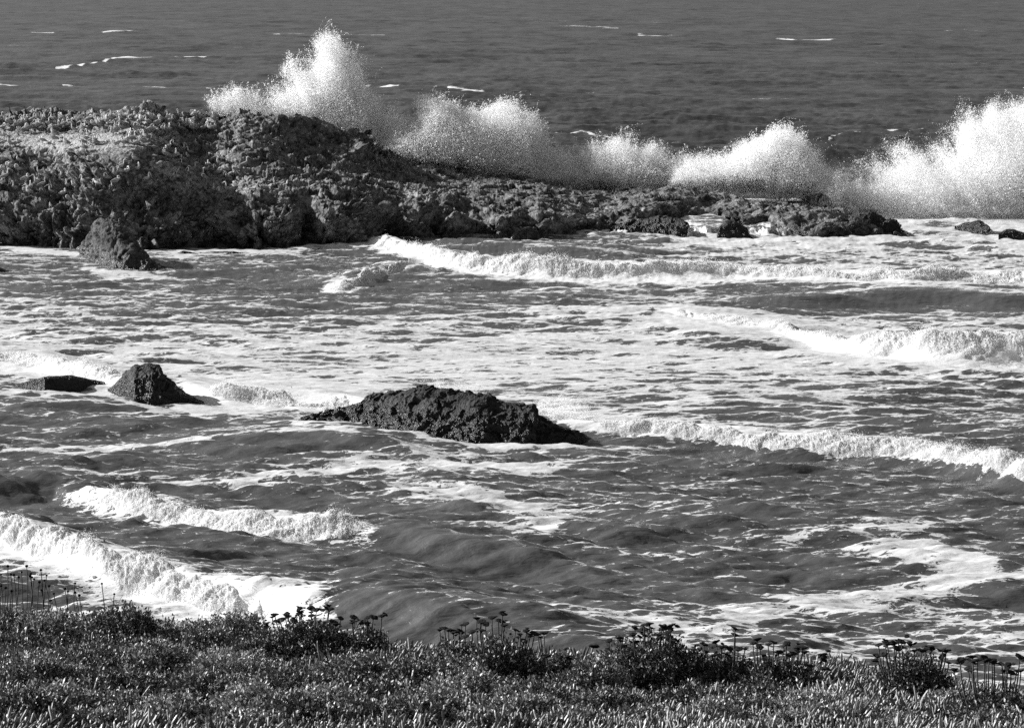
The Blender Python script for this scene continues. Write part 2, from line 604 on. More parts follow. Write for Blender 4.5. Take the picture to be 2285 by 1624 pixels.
CAPS = [([(125, 151), (180, 146), (230, 138), (260, 131), (330, 128), (400, 126), (470, 127)], 1.9, .8), ([(230, 72), (310, 70)], 2.0, .7),
        ([(0, 187), (70, 193)], 2.4, .75), ([(140, 189), (210, 191)], 1.6, .6), ([(270, 194), (370, 198)], 1.8, .6),
        ([(460, 196), (560, 201)], 2.0, .65), ([(815, 197), (890, 195)], 1.8, .65), ([(1000, 198), (1110, 202)], 2.2, .7),
        ([(1250, 58), (1380, 62)], 1.8, .5), ([(1425, 78), (1500, 80)], 1.8, .7), ([(1725, 88), (1865, 90)], 1.8, .7),
        ([(1285, 206), (1325, 205)], 1.6, .6), ([(1240, 301), (1300, 299), (1360, 308)], 2.2, .6), ([(1460, 322), (1520, 326)], 1.6, .4),
        ([(1850, 308), (1920, 300)], 1.5, .5), ([(1980, 297), (2060, 292)], 2.2, .55), ([(70, 74), (120, 75)], 1.6, .55),
        ([(610, 76), (680, 77)], 1.2, .5), ([(800, 79), (860, 80)], 1.4, .5), ([(1600, 145), (1720, 148)], 1.2, .4),
        ([(1950, 141), (2285, 146)], 1.4, .35), ([(1100, 45), (1500, 52)], 2.0, .3), ([(1500, 10), (2285, 8)], 1.2, .3), ([(0, 100), (60, 102)], 1.2, .4),
        ([(1950, 52), (2285, 55)], 1.2, .3), ([(1960, 70), (2200, 70)], 1.2, .35), ([(1660, 219), (1780, 221)], 1.5, .35)]


def stroke_dist(U, Vv, pts):
    """pixel distance to a polyline, vertical distance counted fully"""
    d = np.full(U.shape, 1e9)
    for (a, b), (c, e) in zip(pts[:-1], pts[1:]):
        t = np.clip(((U - a) * (c - a) + (Vv - b) * (e - b)) / ((c - a) ** 2 + (e - b) ** 2), 0, 1)
        d = np.minimum(d, np.hypot((U - a - t * (c - a)) * .6, Vv - b - t * (e - b)))
    return d


def coverage(U, Vv):
    cu = np.linspace(0, IW, 9)
    ui = np.clip(U / IW * 8, 0, 7.999)
    j = ui.astype(int)
    fu = ui - j
    vi = np.clip(np.interp(Vv, COV_V, np.arange(len(COV_V))), 0, len(COV_V) - 1.001)
    i = vi.astype(int)
    fv = vi - i
    C = (COV[i, j] * (1 - fu) + COV[i, j + 1] * fu) * (1 - fv) + (COV[i + 1, j] * (1 - fu) + COV[i + 1, j + 1] * fu) * fv
    return C


def build_sea():
    vs = np.concatenate([[-57.5, -55, -50, -42, -32, -22, -12, -6], np.arange(-2, 420, 1.3), np.arange(420, 1000, 1.75), np.arange(1000, 1640, 1.9)])
    us = np.concatenate([np.arange(-900, -60, 30), np.arange(-60, 2345, 2.8), np.arange(2345, 3200, 30)])
    nr, nc = len(vs), len(us)
    Ug, Vg = np.meshgrid(us, vs)
    X, Y = on_sea(Ug.ravel(), Vg.ravel())
    dY = np.abs(np.gradient(Y.reshape(nr, nc), axis=0)).ravel()
    dX = np.abs(np.gradient(X.reshape(nr, nc), axis=1)).ravel()
    cell = np.minimum(np.maximum(dX, dY * 0.3), 6)
    Z = sea_height(X, Y, cell)
    lag = sstep(420, 520, Vg.ravel())
    Z = Z * 1.0
    U, Vv = Ug.ravel(), Vg.ravel()
    C = coverage(U, Vv)
    wx = 14 * vnoise(np.stack([U * .02, Vv * .06, U * 0], 1), 71)
    wy = 7 * vnoise(np.stack([U * .02, Vv * .06, U * 0 + 9], 1), 72)
    fresh = np.zeros_like(C)
    for pts, w, s in STROKES:
        d = stroke_dist(U + wx, Vv + wy, pts)
        C += s * np.exp(-(d / w) ** 2)
    for pts, w, s in CAPS:
        d = stroke_dist(U, Vv + wy * .25, pts)
        g = np.exp(-(d / (w * .8)) ** 2) * sstep(-1.0, -.5, vnoise(np.stack([U * .03, Vv * .3, U * 0], 1), 77))
        C += s * g * 1.2
        fresh = np.maximum(fresh, g)
    for b in BREAK.values():
        if 'tail' in b:
            lx, ly, la = line_fn(b['pts'][-1:] + b['tail'])
            s = Y - np.interp(X, lx, ly)
            inside = sstep(lx[0] - 1, lx[0] + 1.5, X) * (1 - sstep(lx[-1] - 4, lx[-1], X))
            C -= .38 * inside * np.exp(-((s - b['wf'] * .8) / (b['wf'] * 1.1)) ** 2)
            C += .2 * inside * np.exp(-((s - b['wf'] * 2.2) / (b['wf'] * .6)) ** 2)
    # swell faces are swept clean, breakers leave fresh foam
    for b in SWELL:
        lx, ly, la = line_fn(b['pts'])
        s = Y - np.interp(X, lx, ly)
        inside = sstep(lx[0] - 3, lx[0] + 2, X) * (1 - sstep(lx[-1] - 2, lx[-1] + 3, X))
        C -= .34 * np.interp(X, lx, la) * inside * np.exp(-((s - b['wf'] * .7) / (b['wf'] * 1.1)) ** 2)
        C += .22 * np.interp(X, lx, la) * inside * np.exp(-((s - b['wf'] * 2.6) / (b['wf'] * 1.0)) ** 2)
    for b in BREAK.values():
        lx, ly, la = line_fn(b['pts'])
        s = Y - np.interp(X, lx, ly)
        inside = sstep(lx[0] - 1, lx[0] + 1, X) * (1 - sstep(lx[-1] - 1, lx[-1] + 1, X))
        hollow = b.get('lo', .4) > .6
        g = inside * np.exp(-((s - (2.3 if hollow else 1.2)) / (1.8 if hollow else 2.6)) ** 2)
        C += .45 * g + .22 * inside * np.exp(-((s - 7) / 4.5) ** 2) + (-.15 if hollow else .12) * inside * np.exp(-((s + (0 if hollow else 2.5)) / (1.2 if hollow else 2.5)) ** 2)
        fresh = np.maximum(fresh, g)
    slope = np.gradient(Z.reshape(nr, nc), axis=0) / np.minimum(-1e-3, np.gradient(Y.reshape(nr, nc), axis=0))
    C = C - (1 - fresh) * np.clip(1.1 * np.clip(slope.ravel(), -.12, .4), -.1, .4)
    C = np.clip(C + (1 - fresh) * (.05 * blob(U * 0, Vv, 0, 780, 1, 90) + .09 * sstep(1020, 1080, Vv) * (U > 500) + .05 * sstep(1300, 1360, Vv) - .01), 0, 1)
    V = np.stack([X, Y, Z], 1)
    o = make_mesh("sea", V, grid_faces(nr, nc)[:, ::-1], M_WATER, True, {'cov': C, 'fresh': fresh, 'milk': 1 - sstep(300, 345, Y), 'fine': 1 - sstep(135, 215, Y)})
    tag(o, kind='structure')
    # seabed far below so that nothing is hollow, one wide sheet
    return o


SEA = build_sea()


# ------------------------------------------------------------------ rock island
STN = {  # u: [(v, metres behind its waterline)...] from the water to the skyline
    -420: [(548, 0), (470, 2), (435, 6), (345, 13), (310, 18), (275, 32), (252, 38)],
    0: [(548, 0), (475, 2), (440, 6), (350, 13), (312, 18), (275, 32), (255, 38)],
    100: [(550, 0), (478, 2), (445, 6), (350, 12), (310, 17), (275, 30), (246, 38)],
    170: [(552, 0), (480, 2), (430, 5), (345, 10), (316, 14), (285, 26), (250, 38)],
    240: [(556, 0), (485, 2), (432, 4), (348, 9), (316, 13), (285, 26), (262, 36)],
    300: [(558, 0), (500, 2), (405, 6), (345, 9), (318, 13), (285, 26), (243, 37)],
    345: [(556, 0), (495, 2), (410, 6), (350, 9.5), (325, 13), (285, 26), (238, 37)],
    385: [(552, 0), (485, 2), (430, 5), (395, 10), (355, 19), (300, 28), (248, 37)],
    480: [(546, 0), (478, 2), (440, 5), (402, 11), (355, 21), (295, 30), (254, 37)],
    540: [(552, 0), (470, 2), (436, 6), (396, 13), (345, 24), (295, 31), (247, 37)],
    600: [(552, 0), (470, 2), (432, 6), (394, 14), (345, 25), (300, 31), (262, 37)],
    700: [(549, 0), (468, 2), (436, 6), (405, 14), (355, 26), (310, 33), (275, 38)],
    780: [(546, 0), (478, 2), (440, 6), (405, 16), (365, 27), (325, 33), (300, 37)],
    850: [(534, 0), (485, 2), (442, 7), (405, 18), (375, 28), (350, 34), (338, 37)],
    950: [(528, 0), (488, 1.5), (442, 8), (412, 18), (388, 27), (370, 32), (360, 36)],
    1080: [(524, 0), (490, 1.5), (444, 9), (416, 20), (400, 29), (388, 33), (382, 36)],
    1200: [(528, 0), (494, 1.5), (452, 9), (430, 18), (418, 26), (410, 31), (405, 34)],
    1300: [(516, 0), (492, 1.2), (460, 8), (443, 15), (434, 21), (428, 25), (424, 28)],
    1450: [(513, 0), (492, 1.0), (466, 4), (447, 8), (436, 12), (428, 15), (422, 17)],
    1540: [(504, 0), (485, .8), (458, 3), (441, 6), (431, 8), (425, 10), (420, 12)],
    1640: [(506, 0), (480, .6), (458, 2), (446, 4), (438, 6), (432, 8), (428, 10)],
    1700: [(514, 0), (490, .6), (470, 2.5), (458, 5), (450, 7), (444, 9), (440, 11)],
    1770: [(526, 0), (500, .7), (482, 2.5), (470, 5), (460, 8), (453, 11), (448, 14)],
    1850: [(532, 0), (506, .7), (489, 2.5), (475, 5), (465, 8), (457, 11), (452, 14)],
    1930: [(525, 0), (500, .6), (485, 2), (478, 3.5), (474, 4.5), (472, 5.5), (470, 6.5)],
    2000: [(521, 0), (508, .5), (501, 1), (499, 1.4), (498, 1.8), (497, 2.2), (496, 2.6)],
    2030: [(524, 0), (523, .3), (522, .6), (521, .9), (520, 1.2), (519, 1.5), (518, 1.8)],
}


def smooth_interp(x, xp, fp):
    """monotone-ish cubic interpolation along axis 0"""
    xp = np.asarray(xp, float)
    fp = np.asarray(fp, float)
    m = np.gradient(fp, xp, axis=0)
    i = np.clip(np.searchsorted(xp, x) - 1, 0, len(xp) - 2)
    h = (xp[i + 1] - xp[i])
    t = (x - xp[i]) / h
    sh = (-1,) + (1,) * (fp.ndim - 1)
    t, h = t.reshape(sh), h.reshape(sh)
    lin = fp[i] * (1 - t) + fp[i + 1] * t
    cub = (2 * t ** 3 - 3 * t ** 2 + 1) * fp[i] + (t ** 3 - 2 * t ** 2 + t) * h * m[i] + (-2 * t ** 3 + 3 * t ** 2) * fp[i + 1] + (t ** 3 - t ** 2) * h * m[i + 1]
    return 0.5 * lin + 0.5 * cub


MACRO = [(285, 352, 70, 30, 1.6), (300, 408, 55, 8, 1.0), (340, 448, 60, 34, -2.6), (250, 470, 40, 26, -1.5), (765, 322, 75, 22, -2.2), (540, 358, 42, 16, 2.2), (545, 330, 30, 10, -1.5),
         (60, 500, 55, 36, 1.4), (140, 470, 30, 24, -1.6), (400, 500, 28, 36, 1.4), (480, 492, 34, 34, 2.0), (440, 500, 14, 36, -1.6), (600, 500, 32, 40, 1.6), (545, 500, 18, 40, -1.8), (680, 486, 24, 44, -1.8), (760, 488, 40, 36, 1.8),
         (850, 488, 40, 34, -2.0), (920, 480, 34, 30, 1.4), (1010, 478, 30, 26, -1.8), (1110, 494, 34, 26, 1.8), (1180, 480, 24, 24, -1.4), (940, 430, 34, 14, 1.6), (660, 300, 40, 12, 1.2), (610, 330, 30, 14, -1.2),
         (1280, 480, 30, 20, 1.2), (1340, 470, 24, 20, -1.0), (1420, 480, 30, 18, 1.0), (1500, 470, 30, 18, -.8), (1575, 490, 26, 22, -2.5), (1650, 505, 30, 18, 1.5), (1725, 500, 26, 18, -2.0), (1800, 500, 40, 10, 1.0), (1860, 520, 24, 12, -1.5)]


def build_island():
    ku = sorted(STN)
    prof = np.array([STN[k] for k in ku], float)        # (ns, 7, 2)
    us = np.concatenate([np.arange(-420, -30, 8.0), np.arange(-30, 2031, 1.7)])
    nc = len(us)
    P7 = smooth_interp(us, ku, prof)                    # (nc, 7, 2)
    sp = np.array([0, 1, 2, 3.2, 4, 5, 6.0])
    ss = np.concatenate([np.linspace(0, 1, 55)[:-1], np.linspace(1, 2, 40)[:-1], np.linspace(2, 6, 170)])
    nr0 = len(ss)
    VD = np.transpose(smooth_interp(ss, sp, np.transpose(P7, (1, 0, 2))), (0, 1, 2))   # (nr0, nc, 2)
    U = np.broadcast_to(us, (nr0, nc))
    _, Y0 = on_sea(us, P7[:, 0, 0])
    Yg = Y0[None, :] + np.maximum.accumulate(VD[..., 1], axis=0)
    x, y, z = at_dist(U, VD[..., 0], Yg)
    G = np.stack([x, y, z], -1)
    U0, V0 = U.copy(), VD[..., 0].copy()
    # skirt below the water in front, and the seaward side behind the skyline
    front = G[0].copy()
    front[:, 2] = -2.0
    front[:, 1] -= 0.5
    backs = []
    for k in range(1, 16):
        b = G[-1].copy()
        b[:, 1] += k * 0.9
        b[:, 2] = b[:, 2] - (b[:, 2] + 2) * (k / 15.0) ** 1.3
        backs.append(b)
    G = np.concatenate([front[None], G, np.array(backs)], 0)
    nr = G.shape[0]
    U0 = np.concatenate([U0[:1], U0, np.repeat(U0[-1:], 15, 0)], 0).ravel()
    V0 = np.concatenate([V0[:1] + 5, V0, np.repeat(V0[-1:], 15, 0)], 0).ravel()
    V = G.reshape(-1, 3)
    n = grid_normals(V, nr, nc)
    n *= np.sign(n[:, 2:3].mean())
    # smoother bird plateau and domed block
    sm = np.clip(1.1 * blob(U0, V0, 130, 315, 200, 26) + 1.2 * blob(U0, V0, 285, 350, 65, 48) , 0, 1)
    right = sstep(850, 1300, U0)
    amp = (1 - .85 * sm) * (1 - .45 * right) * sstep(2030, 2000, U0)
    low = fbm(V * .16, 3, .5, 40)
    cav = fbm(V * np.array([.30, .30, .12]), 3, .5, 44, True)
    mid = fbm(V * .55, 4, .55, 48, True)
    fin = fbm(V * 1.9, 3, .55, 55, True)
    cliff = np.exp(-((V0 - 500) / 55) ** 2)
    steep = 1 - np.abs(n[:, 2])
    amp = amp * (.42 + .72 * sstep(.05, .6, steep))
    A = np.array([1, 1, 1.5])
    warp = .5 * np.stack([vnoise(V * .8, 91), vnoise(V * .8, 92), vnoise(V * .8, 93)], 1)
    cl0 = cells((V + warp) * A / 6.5, 9)
    cl1 = cells((V + warp) * A / 3.4, 3)
    cl2 = cells((V + warp * .6) * A / 1.35, 4)
    cl3 = cells((V + warp * .3) * A / .6, 6)
    disp = amp * (1.5 * low + (0.5 + 1.6 * cliff) * cav + 1.1 * cl0 + 1.2 * cl1 + .45 * mid + .85 * cl2 + .36 * cl3 + .15 * fin) + .12 * fin * sm
    push = np.zeros(len(V))
    for bu, bv, ru, rv, h in MACRO:
        push += h * blob(U0, V0, bu, bv, ru, rv)
    V[:, 1] -= push * (1 - np.repeat(np.clip((np.arange(nr) - nr0) / 6.0, 0, 1), nc))
    V = V + n * disp[:, None]
    reefm = sstep(1500, 1620, U0)
    V[:, 2] -= reefm * (.75 + 1.4 * fbm(V * np.array([.24, .30, .1]), 3, .55, 47))
    # boulders studding the skyline and slopes
    r = np.random.default_rng(5)
    Pu, Pv, Pf = project(V)
    for k in range(150):
        u = r.uniform(-50, 1000)
        f = r.uniform(0, 1) ** 1.6
        row = int(nr0 - 1 - f * (nr0 * .55))
        col = int(np.clip(np.searchsorted(us, u), 2, nc - 3))
        c = V[row * nc + col]
        if sm[row * nc + col] > .35:
            continue
        R = r.uniform(.25, .75) * (1.25 if f < .1 else 1) * (1 - .4 * sstep(700, 1000, u))
        c0, c1 = max(0, col - 60), min(nc, col + 60)
        idx = (np.arange(max(0, row - 60), min(nr, row + 60))[:, None] * nc + np.arange(c0, c1)[None]).ravel()
        d = np.linalg.norm((V[idx] - c) * np.array([1, 1, 1.2]), axis=1) / R
        m = d < 1
        up = np.sqrt(np.clip(1 - d[m] ** 2, 0, 1))
        V[idx[m], 2] += up * R * r.uniform(.4, .75)
        V[idx[m], 0] += up * R * r.uniform(-.25, .25)
    n2 = grid_normals(V, nr, nc)
    V = V + np.abs(n2[:, 2:3]) ** 0 * n2 * np.sign(n2[:, 2:3].mean()) * (.10 * amp * (U0 < 2030) * fbm(V * 4.2, 2, .5, 63, True))[:, None]
    # pale droppings where the birds sit
    g = .62 * blob(U0, V0, 140, 318, 230, 24) + .4 * blob(U0, V0, 250, 285, 330, 30) + .55 * blob(U0, V0, 440, 385, 110, 45)
    g += .5 * blob(U0, V0, 650, 425, 210, 16) + .5 * blob(U0, V0, 940, 430, 60, 14) + .35 * blob(U0, V0, 480, 460, 120, 25) + .42 * blob(U0, V0, 100, 390, 160, 60)
    g += .55 * blob(U0, V0, 320, 250, 60, 22) + .3 * blob(U0, V0, 700, 395, 200, 15)
    g += .5 * np.clip(cl1, 0, 1) * blob(U0, V0, 500, 300, 420, 60) + .3 * np.clip(cl2, 0, 1) * blob(U0, V0, 500, 390, 500, 60)
    o = make_mesh("rock_island", V, grid_faces(nr, nc)[:, ::-1], M_ROCK, True, {'guano': g})
    tag(o, 'large craggy rock island covered with birds, sloping down into a low reef', 'island')
    return o, V


ISLAND, ISLAND_V = build_island()
exec_later = []


# ------------------------------------------------------------------ single rocks
def rock(label, top, base, depth=1.0, rough=.5, mat=None, cat='rock', p=2.6, seed=1, res=1.5, z0=0.0, guano=0.0, group=None, lean=.5, freq=.8):
    """top and base: pixel outlines (u, v); the rock stands where its base line meets the water at height z0"""
    top = np.array(top, float)
    base = np.array(base, float)
    u0, u1 = top[0, 0], top[-1, 0]
    nc = int(max(24, (u1 - u0) / res))
    us = np.linspace(u0, u1, nc)
    vt = np.interp(us, top[:, 0], top[:, 1])
    vb = np.interp(us, base[:, 0], base[:, 1])
    _, yb = on_sea(us, vb, z0)
    wid = (u1 - u0) / FPX * yb.mean()
    T = depth * wid * np.sqrt(np.clip(1 - (2 * (us - u0) / (u1 - u0) - 1) ** 2, 0.02, 1))
    Yt = yb + T * lean
    x, y, zt = at_dist(us, vt, Yt)
    zt = np.maximum(zt, z0 + .02)
    nr = int(max(28, nc * .6))
    s = np.linspace(0, 1, nr)[:, None]
    prof = np.clip(1 - np.abs(2 * s - 1) ** p, 0, 1) ** (1 / 1.5)
    Yg = yb[None] + T[None] * s
    Xg = ((us - IW / 2) / FPX)[None] * Yg / ray(0, vb)[1][None]
    Zg = z0 - .8 + (zt[None] - z0 + .8) * prof
    V = np.stack([Xg, Yg, Zg], -1).reshape(-1, 3)
    n = grid_normals(V, nr, nc)
    n *= np.sign(n[:, 2:3].mean())
    hgt = max(.4, (zt - z0).max())
    q = V * freq + seed * 13.7
    d = rough * min(1.4, hgt * .5) * (fbm(q * .6, 2, .5, seed) * .8 + fbm(q, 4, .55, seed + 5, True) * .9 + .25 * fbm(q * 4, 3, .55, seed + 9, True))
    d = d * (.65 + .5 * sstep(.05, .6, 1 - np.abs(n[:, 2])))
    wv = .4 * np.stack([vnoise(q * 1.5, 1), vnoise(q * 1.5, 2), vnoise(q * 1.5, 3)], 1)
    d = .55 * d + rough * min(1.3, hgt * .45) * (.38 * cells((q + wv) / 1.1, seed) + .30 * cells((q + wv * .5) / .45, seed + 1))
    edge = np.clip(np.minimum(np.arange(nc), np.arange(nc)[::-1]) / (nc * .06), 0, 1)
    d = d * np.tile(edge, nr)
    V = V + n * d[:, None]
    o = make_mesh("sea_rock", V, grid_faces(nr, nc)[:, ::-1], mat or M_WET, True, {'guano': np.full(len(V), guano)})
    tag(o, label, cat, group)
    return o


rock('tall sea stack with one pale sunlit side in front of the bird island',
     [(168, 562), (190, 545), (208, 520), (213, 500), (228, 489), (250, 492), (268, 500), (282, 520), (300, 535), (318, 552), (335, 575), (355, 595), (384, 606)],
     [(168, 566), (205, 585), (240, 598), (300, 604), (384, 608)], .9, .42, M_STACK, p=2.2, seed=3, res=.9, lean=.5, freq=.55)
rock('wide low black rock awash in the middle of the bay',
     [(660, 945), (672, 930), (700, 926), (740, 915), (780, 905), (820, 898), (826, 885), (850, 880), (890, 874), (910, 866), (940, 863), (985, 866), (1040, 872), (1090, 878), (1105, 892), (1140, 897), (1190, 898), (1197, 915), (1195, 925), (1225, 938), (1260, 955), (1300, 965), (1328, 985)],
     [(660, 950), (740, 955), (850, 965), (950, 985), (1060, 998), (1180, 1003), (1280, 1000), (1330, 990)], .42, .30, M_WET, p=1.75, seed=8, res=.9, lean=.55, freq=.9)
rock('small domed black rock in the white water at left, near the middle of the bay',
     [(240, 868), (262, 855), (272, 845), (280, 832), (305, 818), (335, 812), (358, 818), (370, 845), (388, 855), (397, 868), (415, 882), (440, 892), (465, 908)],
     [(240, 872), (275, 885), (300, 905), (380, 909), (465, 910)], .7, .20, M_WET, p=3.6, seed=12, res=.8, lean=.5, freq=1.2)
rock('tiny square dark rock poking from the surf off the island', [(866, 562), (870, 553), (882, 549), (900, 551), (903, 562)], [(866, 563), (903, 565)], .8, .2, M_WET, p=4, seed=14, res=.6)
rock('low dark rock ledge at the left edge, level with the foot of the sea stack', [(-40, 600), (0, 598), (15, 603), (60, 607), (110, 611)], [(-40, 612), (60, 613), (110, 613)], .35, .3, seed=15, res=.8)
rock('low weedy rock awash to the right of the sea stack', [(385, 568), (410, 560), (440, 566), (470, 570)], [(385, 572), (470, 572)], .4, .4, seed=16, res=.8)
rock('small flat weedy rock awash farthest right below the bird cliffs', [(505, 565), (520, 560), (545, 566)], [(505, 568), (545, 568)], .5, .4, seed=17, res=.6)
rock('brown weedy boulder at the left foot of the sea stack', [(166, 560), (180, 548), (200, 540), (225, 545), (235, 560)], [(166, 563), (235, 566)], .6, .5, M_ROCK, seed=18, res=.8)
rock('flat wet rock barely above the water at the left edge of the bay', [(10, 868), (50, 854), (110, 840), (160, 838), (235, 852)], [(10, 872), (100, 878), (235, 866)], .45, .18, M_WET, seed=19, res=.8, p=2.0)
ROCKS2 = [
    ('pointed dark rock at the back of the reef with spray behind it', [(1322, 424), (1335, 410), (1350, 399), (1362, 396), (1380, 408), (1395, 415), (1402, 424)], [(1322, 426), (1402, 426)], .6, .35, 2.2),
    ('rounded black rock beside the main waterfall', [(1600, 528), (1606, 505), (1620, 493), (1640, 492), (1660, 505), (1680, 532)], [(1600, 533), (1680, 534)], .9, .3, 0),
    ('black rock with a streak of white water, left of the waterfall', [(1400, 508), (1430, 492), (1470, 482), (1510, 486), (1535, 500), (1545, 512)], [(1400, 520), (1480, 524), (1545, 528)], .5, .4, 0),
    ('flat topped black rock in the middle of the white reef water', [(1740, 452), (1790, 448), (1800, 438), (1830, 434), (1848, 440), (1850, 462)], [(1740, 456), (1850, 466)], .5, .3, 1.3),
    ('dark boulder near the right end of the reef', [(1905, 505), (1918, 480), (1940, 471), (1965, 480), (1985, 498), (1990, 516)], [(1905, 520), (1990, 521)], .8, .35, 0),
    ('last rounded boulder at the right tip of the reef', [(1958, 516), (1970, 494), (1985, 488), (2000, 492), (2008, 505), (2012, 518)], [(1958, 521), (2012, 521)], .9, .3, 0),
    ('small black rock awash under the big spray, left one of the pair', [(2130, 505), (2160, 497), (2185, 492), (2205, 505), (2215, 515)], [(2130, 512), (2215, 518)], .6, .4, 0),
    ('small black rock awash under the big spray, right at the frame edge', [(2228, 522), (2245, 511), (2262, 512), (2285, 520), (2300, 525)], [(2228, 527), (2300, 528)], .6, .4, 0),
]
for i, (lab, tp, bs, dp, rg, z0) in enumerate(ROCKS2):
    rock(lab, tp, bs, dp, rg, M_WET, seed=30 + i, res=.8, z0=z0, p=2.8, group='low rocks along the reef')


# ------------------------------------------------------------------ water pouring over the reef
def reef_water():
    us = np.arange(1280, 2060, 1.6)
    D0 = 313.5 - 4.0 * blob(us, 0, 1575, 0, 60, 1) - 3.0 * blob(us, 0, 1740, 0, 70, 1) - 3 * blob(us, 0, 1240, 0, 50, 1)
    D0 = D0 + 3.0 * fbm(np.stack([us * .035, us * 0, us * 0], 1), 3, .6, 8)
    t = np.concatenate([np.linspace(0, 3.2, 44)[:-1], np.linspace(3.2, 46, 90)])
    Y = D0[None] + t[:, None]
    X = ((us - IW / 2) / FPX)[None] * Y
    fall = np.clip(1.0 * blob(us, 0, 1575, 0, 55, 1) + .9 * blob(us, 0, 1730, 0, 70, 1) + .6 * blob(us, 0, 1850, 0, 50, 1) + .5 * blob(us, 0, 1250, 0, 45, 1), 0, 1)
    ends = sstep(1180, 1300, us) * (1 - sstep(1830, 2000, us))
    lvl = (.12 + .5 * fall + .3 * fbm(np.stack([us * .05, us * 0, us * 0 + 4], 1), 3, .6, 9)) * ends
    rear = (1.05 * ends * (1 - .25 * sstep(1750, 1900, us)))
    tl = sstep(4, 14, t)[:, None]
    step = np.clip(t / 3.4, 0, 1)[:, None] ** .75
    Z = -.7 + ((lvl[None] * (1 - tl) + rear[None] * tl) + .7 * ends[None]) * step * (1 - sstep(38, 46, t)[:, None]) - .3 * (1 - ends[None])
    V = np.stack([X, Y, Z], -1).reshape(-1, 3)
    tt0 = np.repeat(t, len(us))
    nz = fbm(V * np.array([.5, .5, .5]), 3, .5, 21)
    V[:, 2] += .22 * nz * np.minimum(1, tt0 / 1.5)
    rills = fbm(np.stack([V[:, 0] * 2.4, V[:, 1] * .25, V[:, 0] * 0], 1), 3, .6, 25)
    V[:, 2] += .16 * rills * (tt0 < 5)
    V[:, 1] += .25 * vnoise(np.stack([V[:, 0] * 1.6, V[:, 2] * .4, V[:, 0] * 0], 1), 22)
    tt = np.repeat(t, len(us))
    U = np.tile(us, len(t))
    cov = .52 + .25 * nz + (.9 * rills - .16) * (tt < 5)
    o = make_mesh("reef_water", V, grid_faces(len(t), len(us))[:, ::-1], M_WATER, True, {'cov': cov, 'fresh': np.full(len(V), .8), 'milk': np.full(len(V), 1.0)})
    tag(o, kind='structure')


reef_water()


# ------------------------------------------------------------------ drops: little tetrahedra
TET = np.array([(1, 1, 1), (1, -1, -1), (-1, 1, -1), (-1, -1, 1)], np.float32) / math.sqrt(3)
TETF = np.array([(0, 1, 2), (0, 3, 1), (0, 2, 3), (1, 3, 2)])


def rand_rot(n, rng):
    q = rng.normal(size=(n, 4))
    q /= np.linalg.norm(q, axis=1, keepdims=True)
    w, x, y, z = q.T
    return np.stack([1 - 2 * (y * y + z * z), 2 * (x * y - z * w), 2 * (x * z + y * w),
                     2 * (x * y + z * w), 1 - 2 * (x * x + z * z), 2 * (y * z - x * w),
                     2 * (x * z - y * w), 2 * (y * z + x * w), 1 - 2 * (x * x + y * y)], 1).reshape(-1, 3, 3)


def drops(C, R, rng):
    n = len(C)
    M = rand_rot(n, rng)
    V = np.einsum('nij,kj->nki', M, TET) * R[:, None, None] + C[:, None, :]
    F = (TETF[None] + (np.arange(n) * 4)[:, None, None]).reshape(-1, 3)
    return V.reshape(-1, 3), F


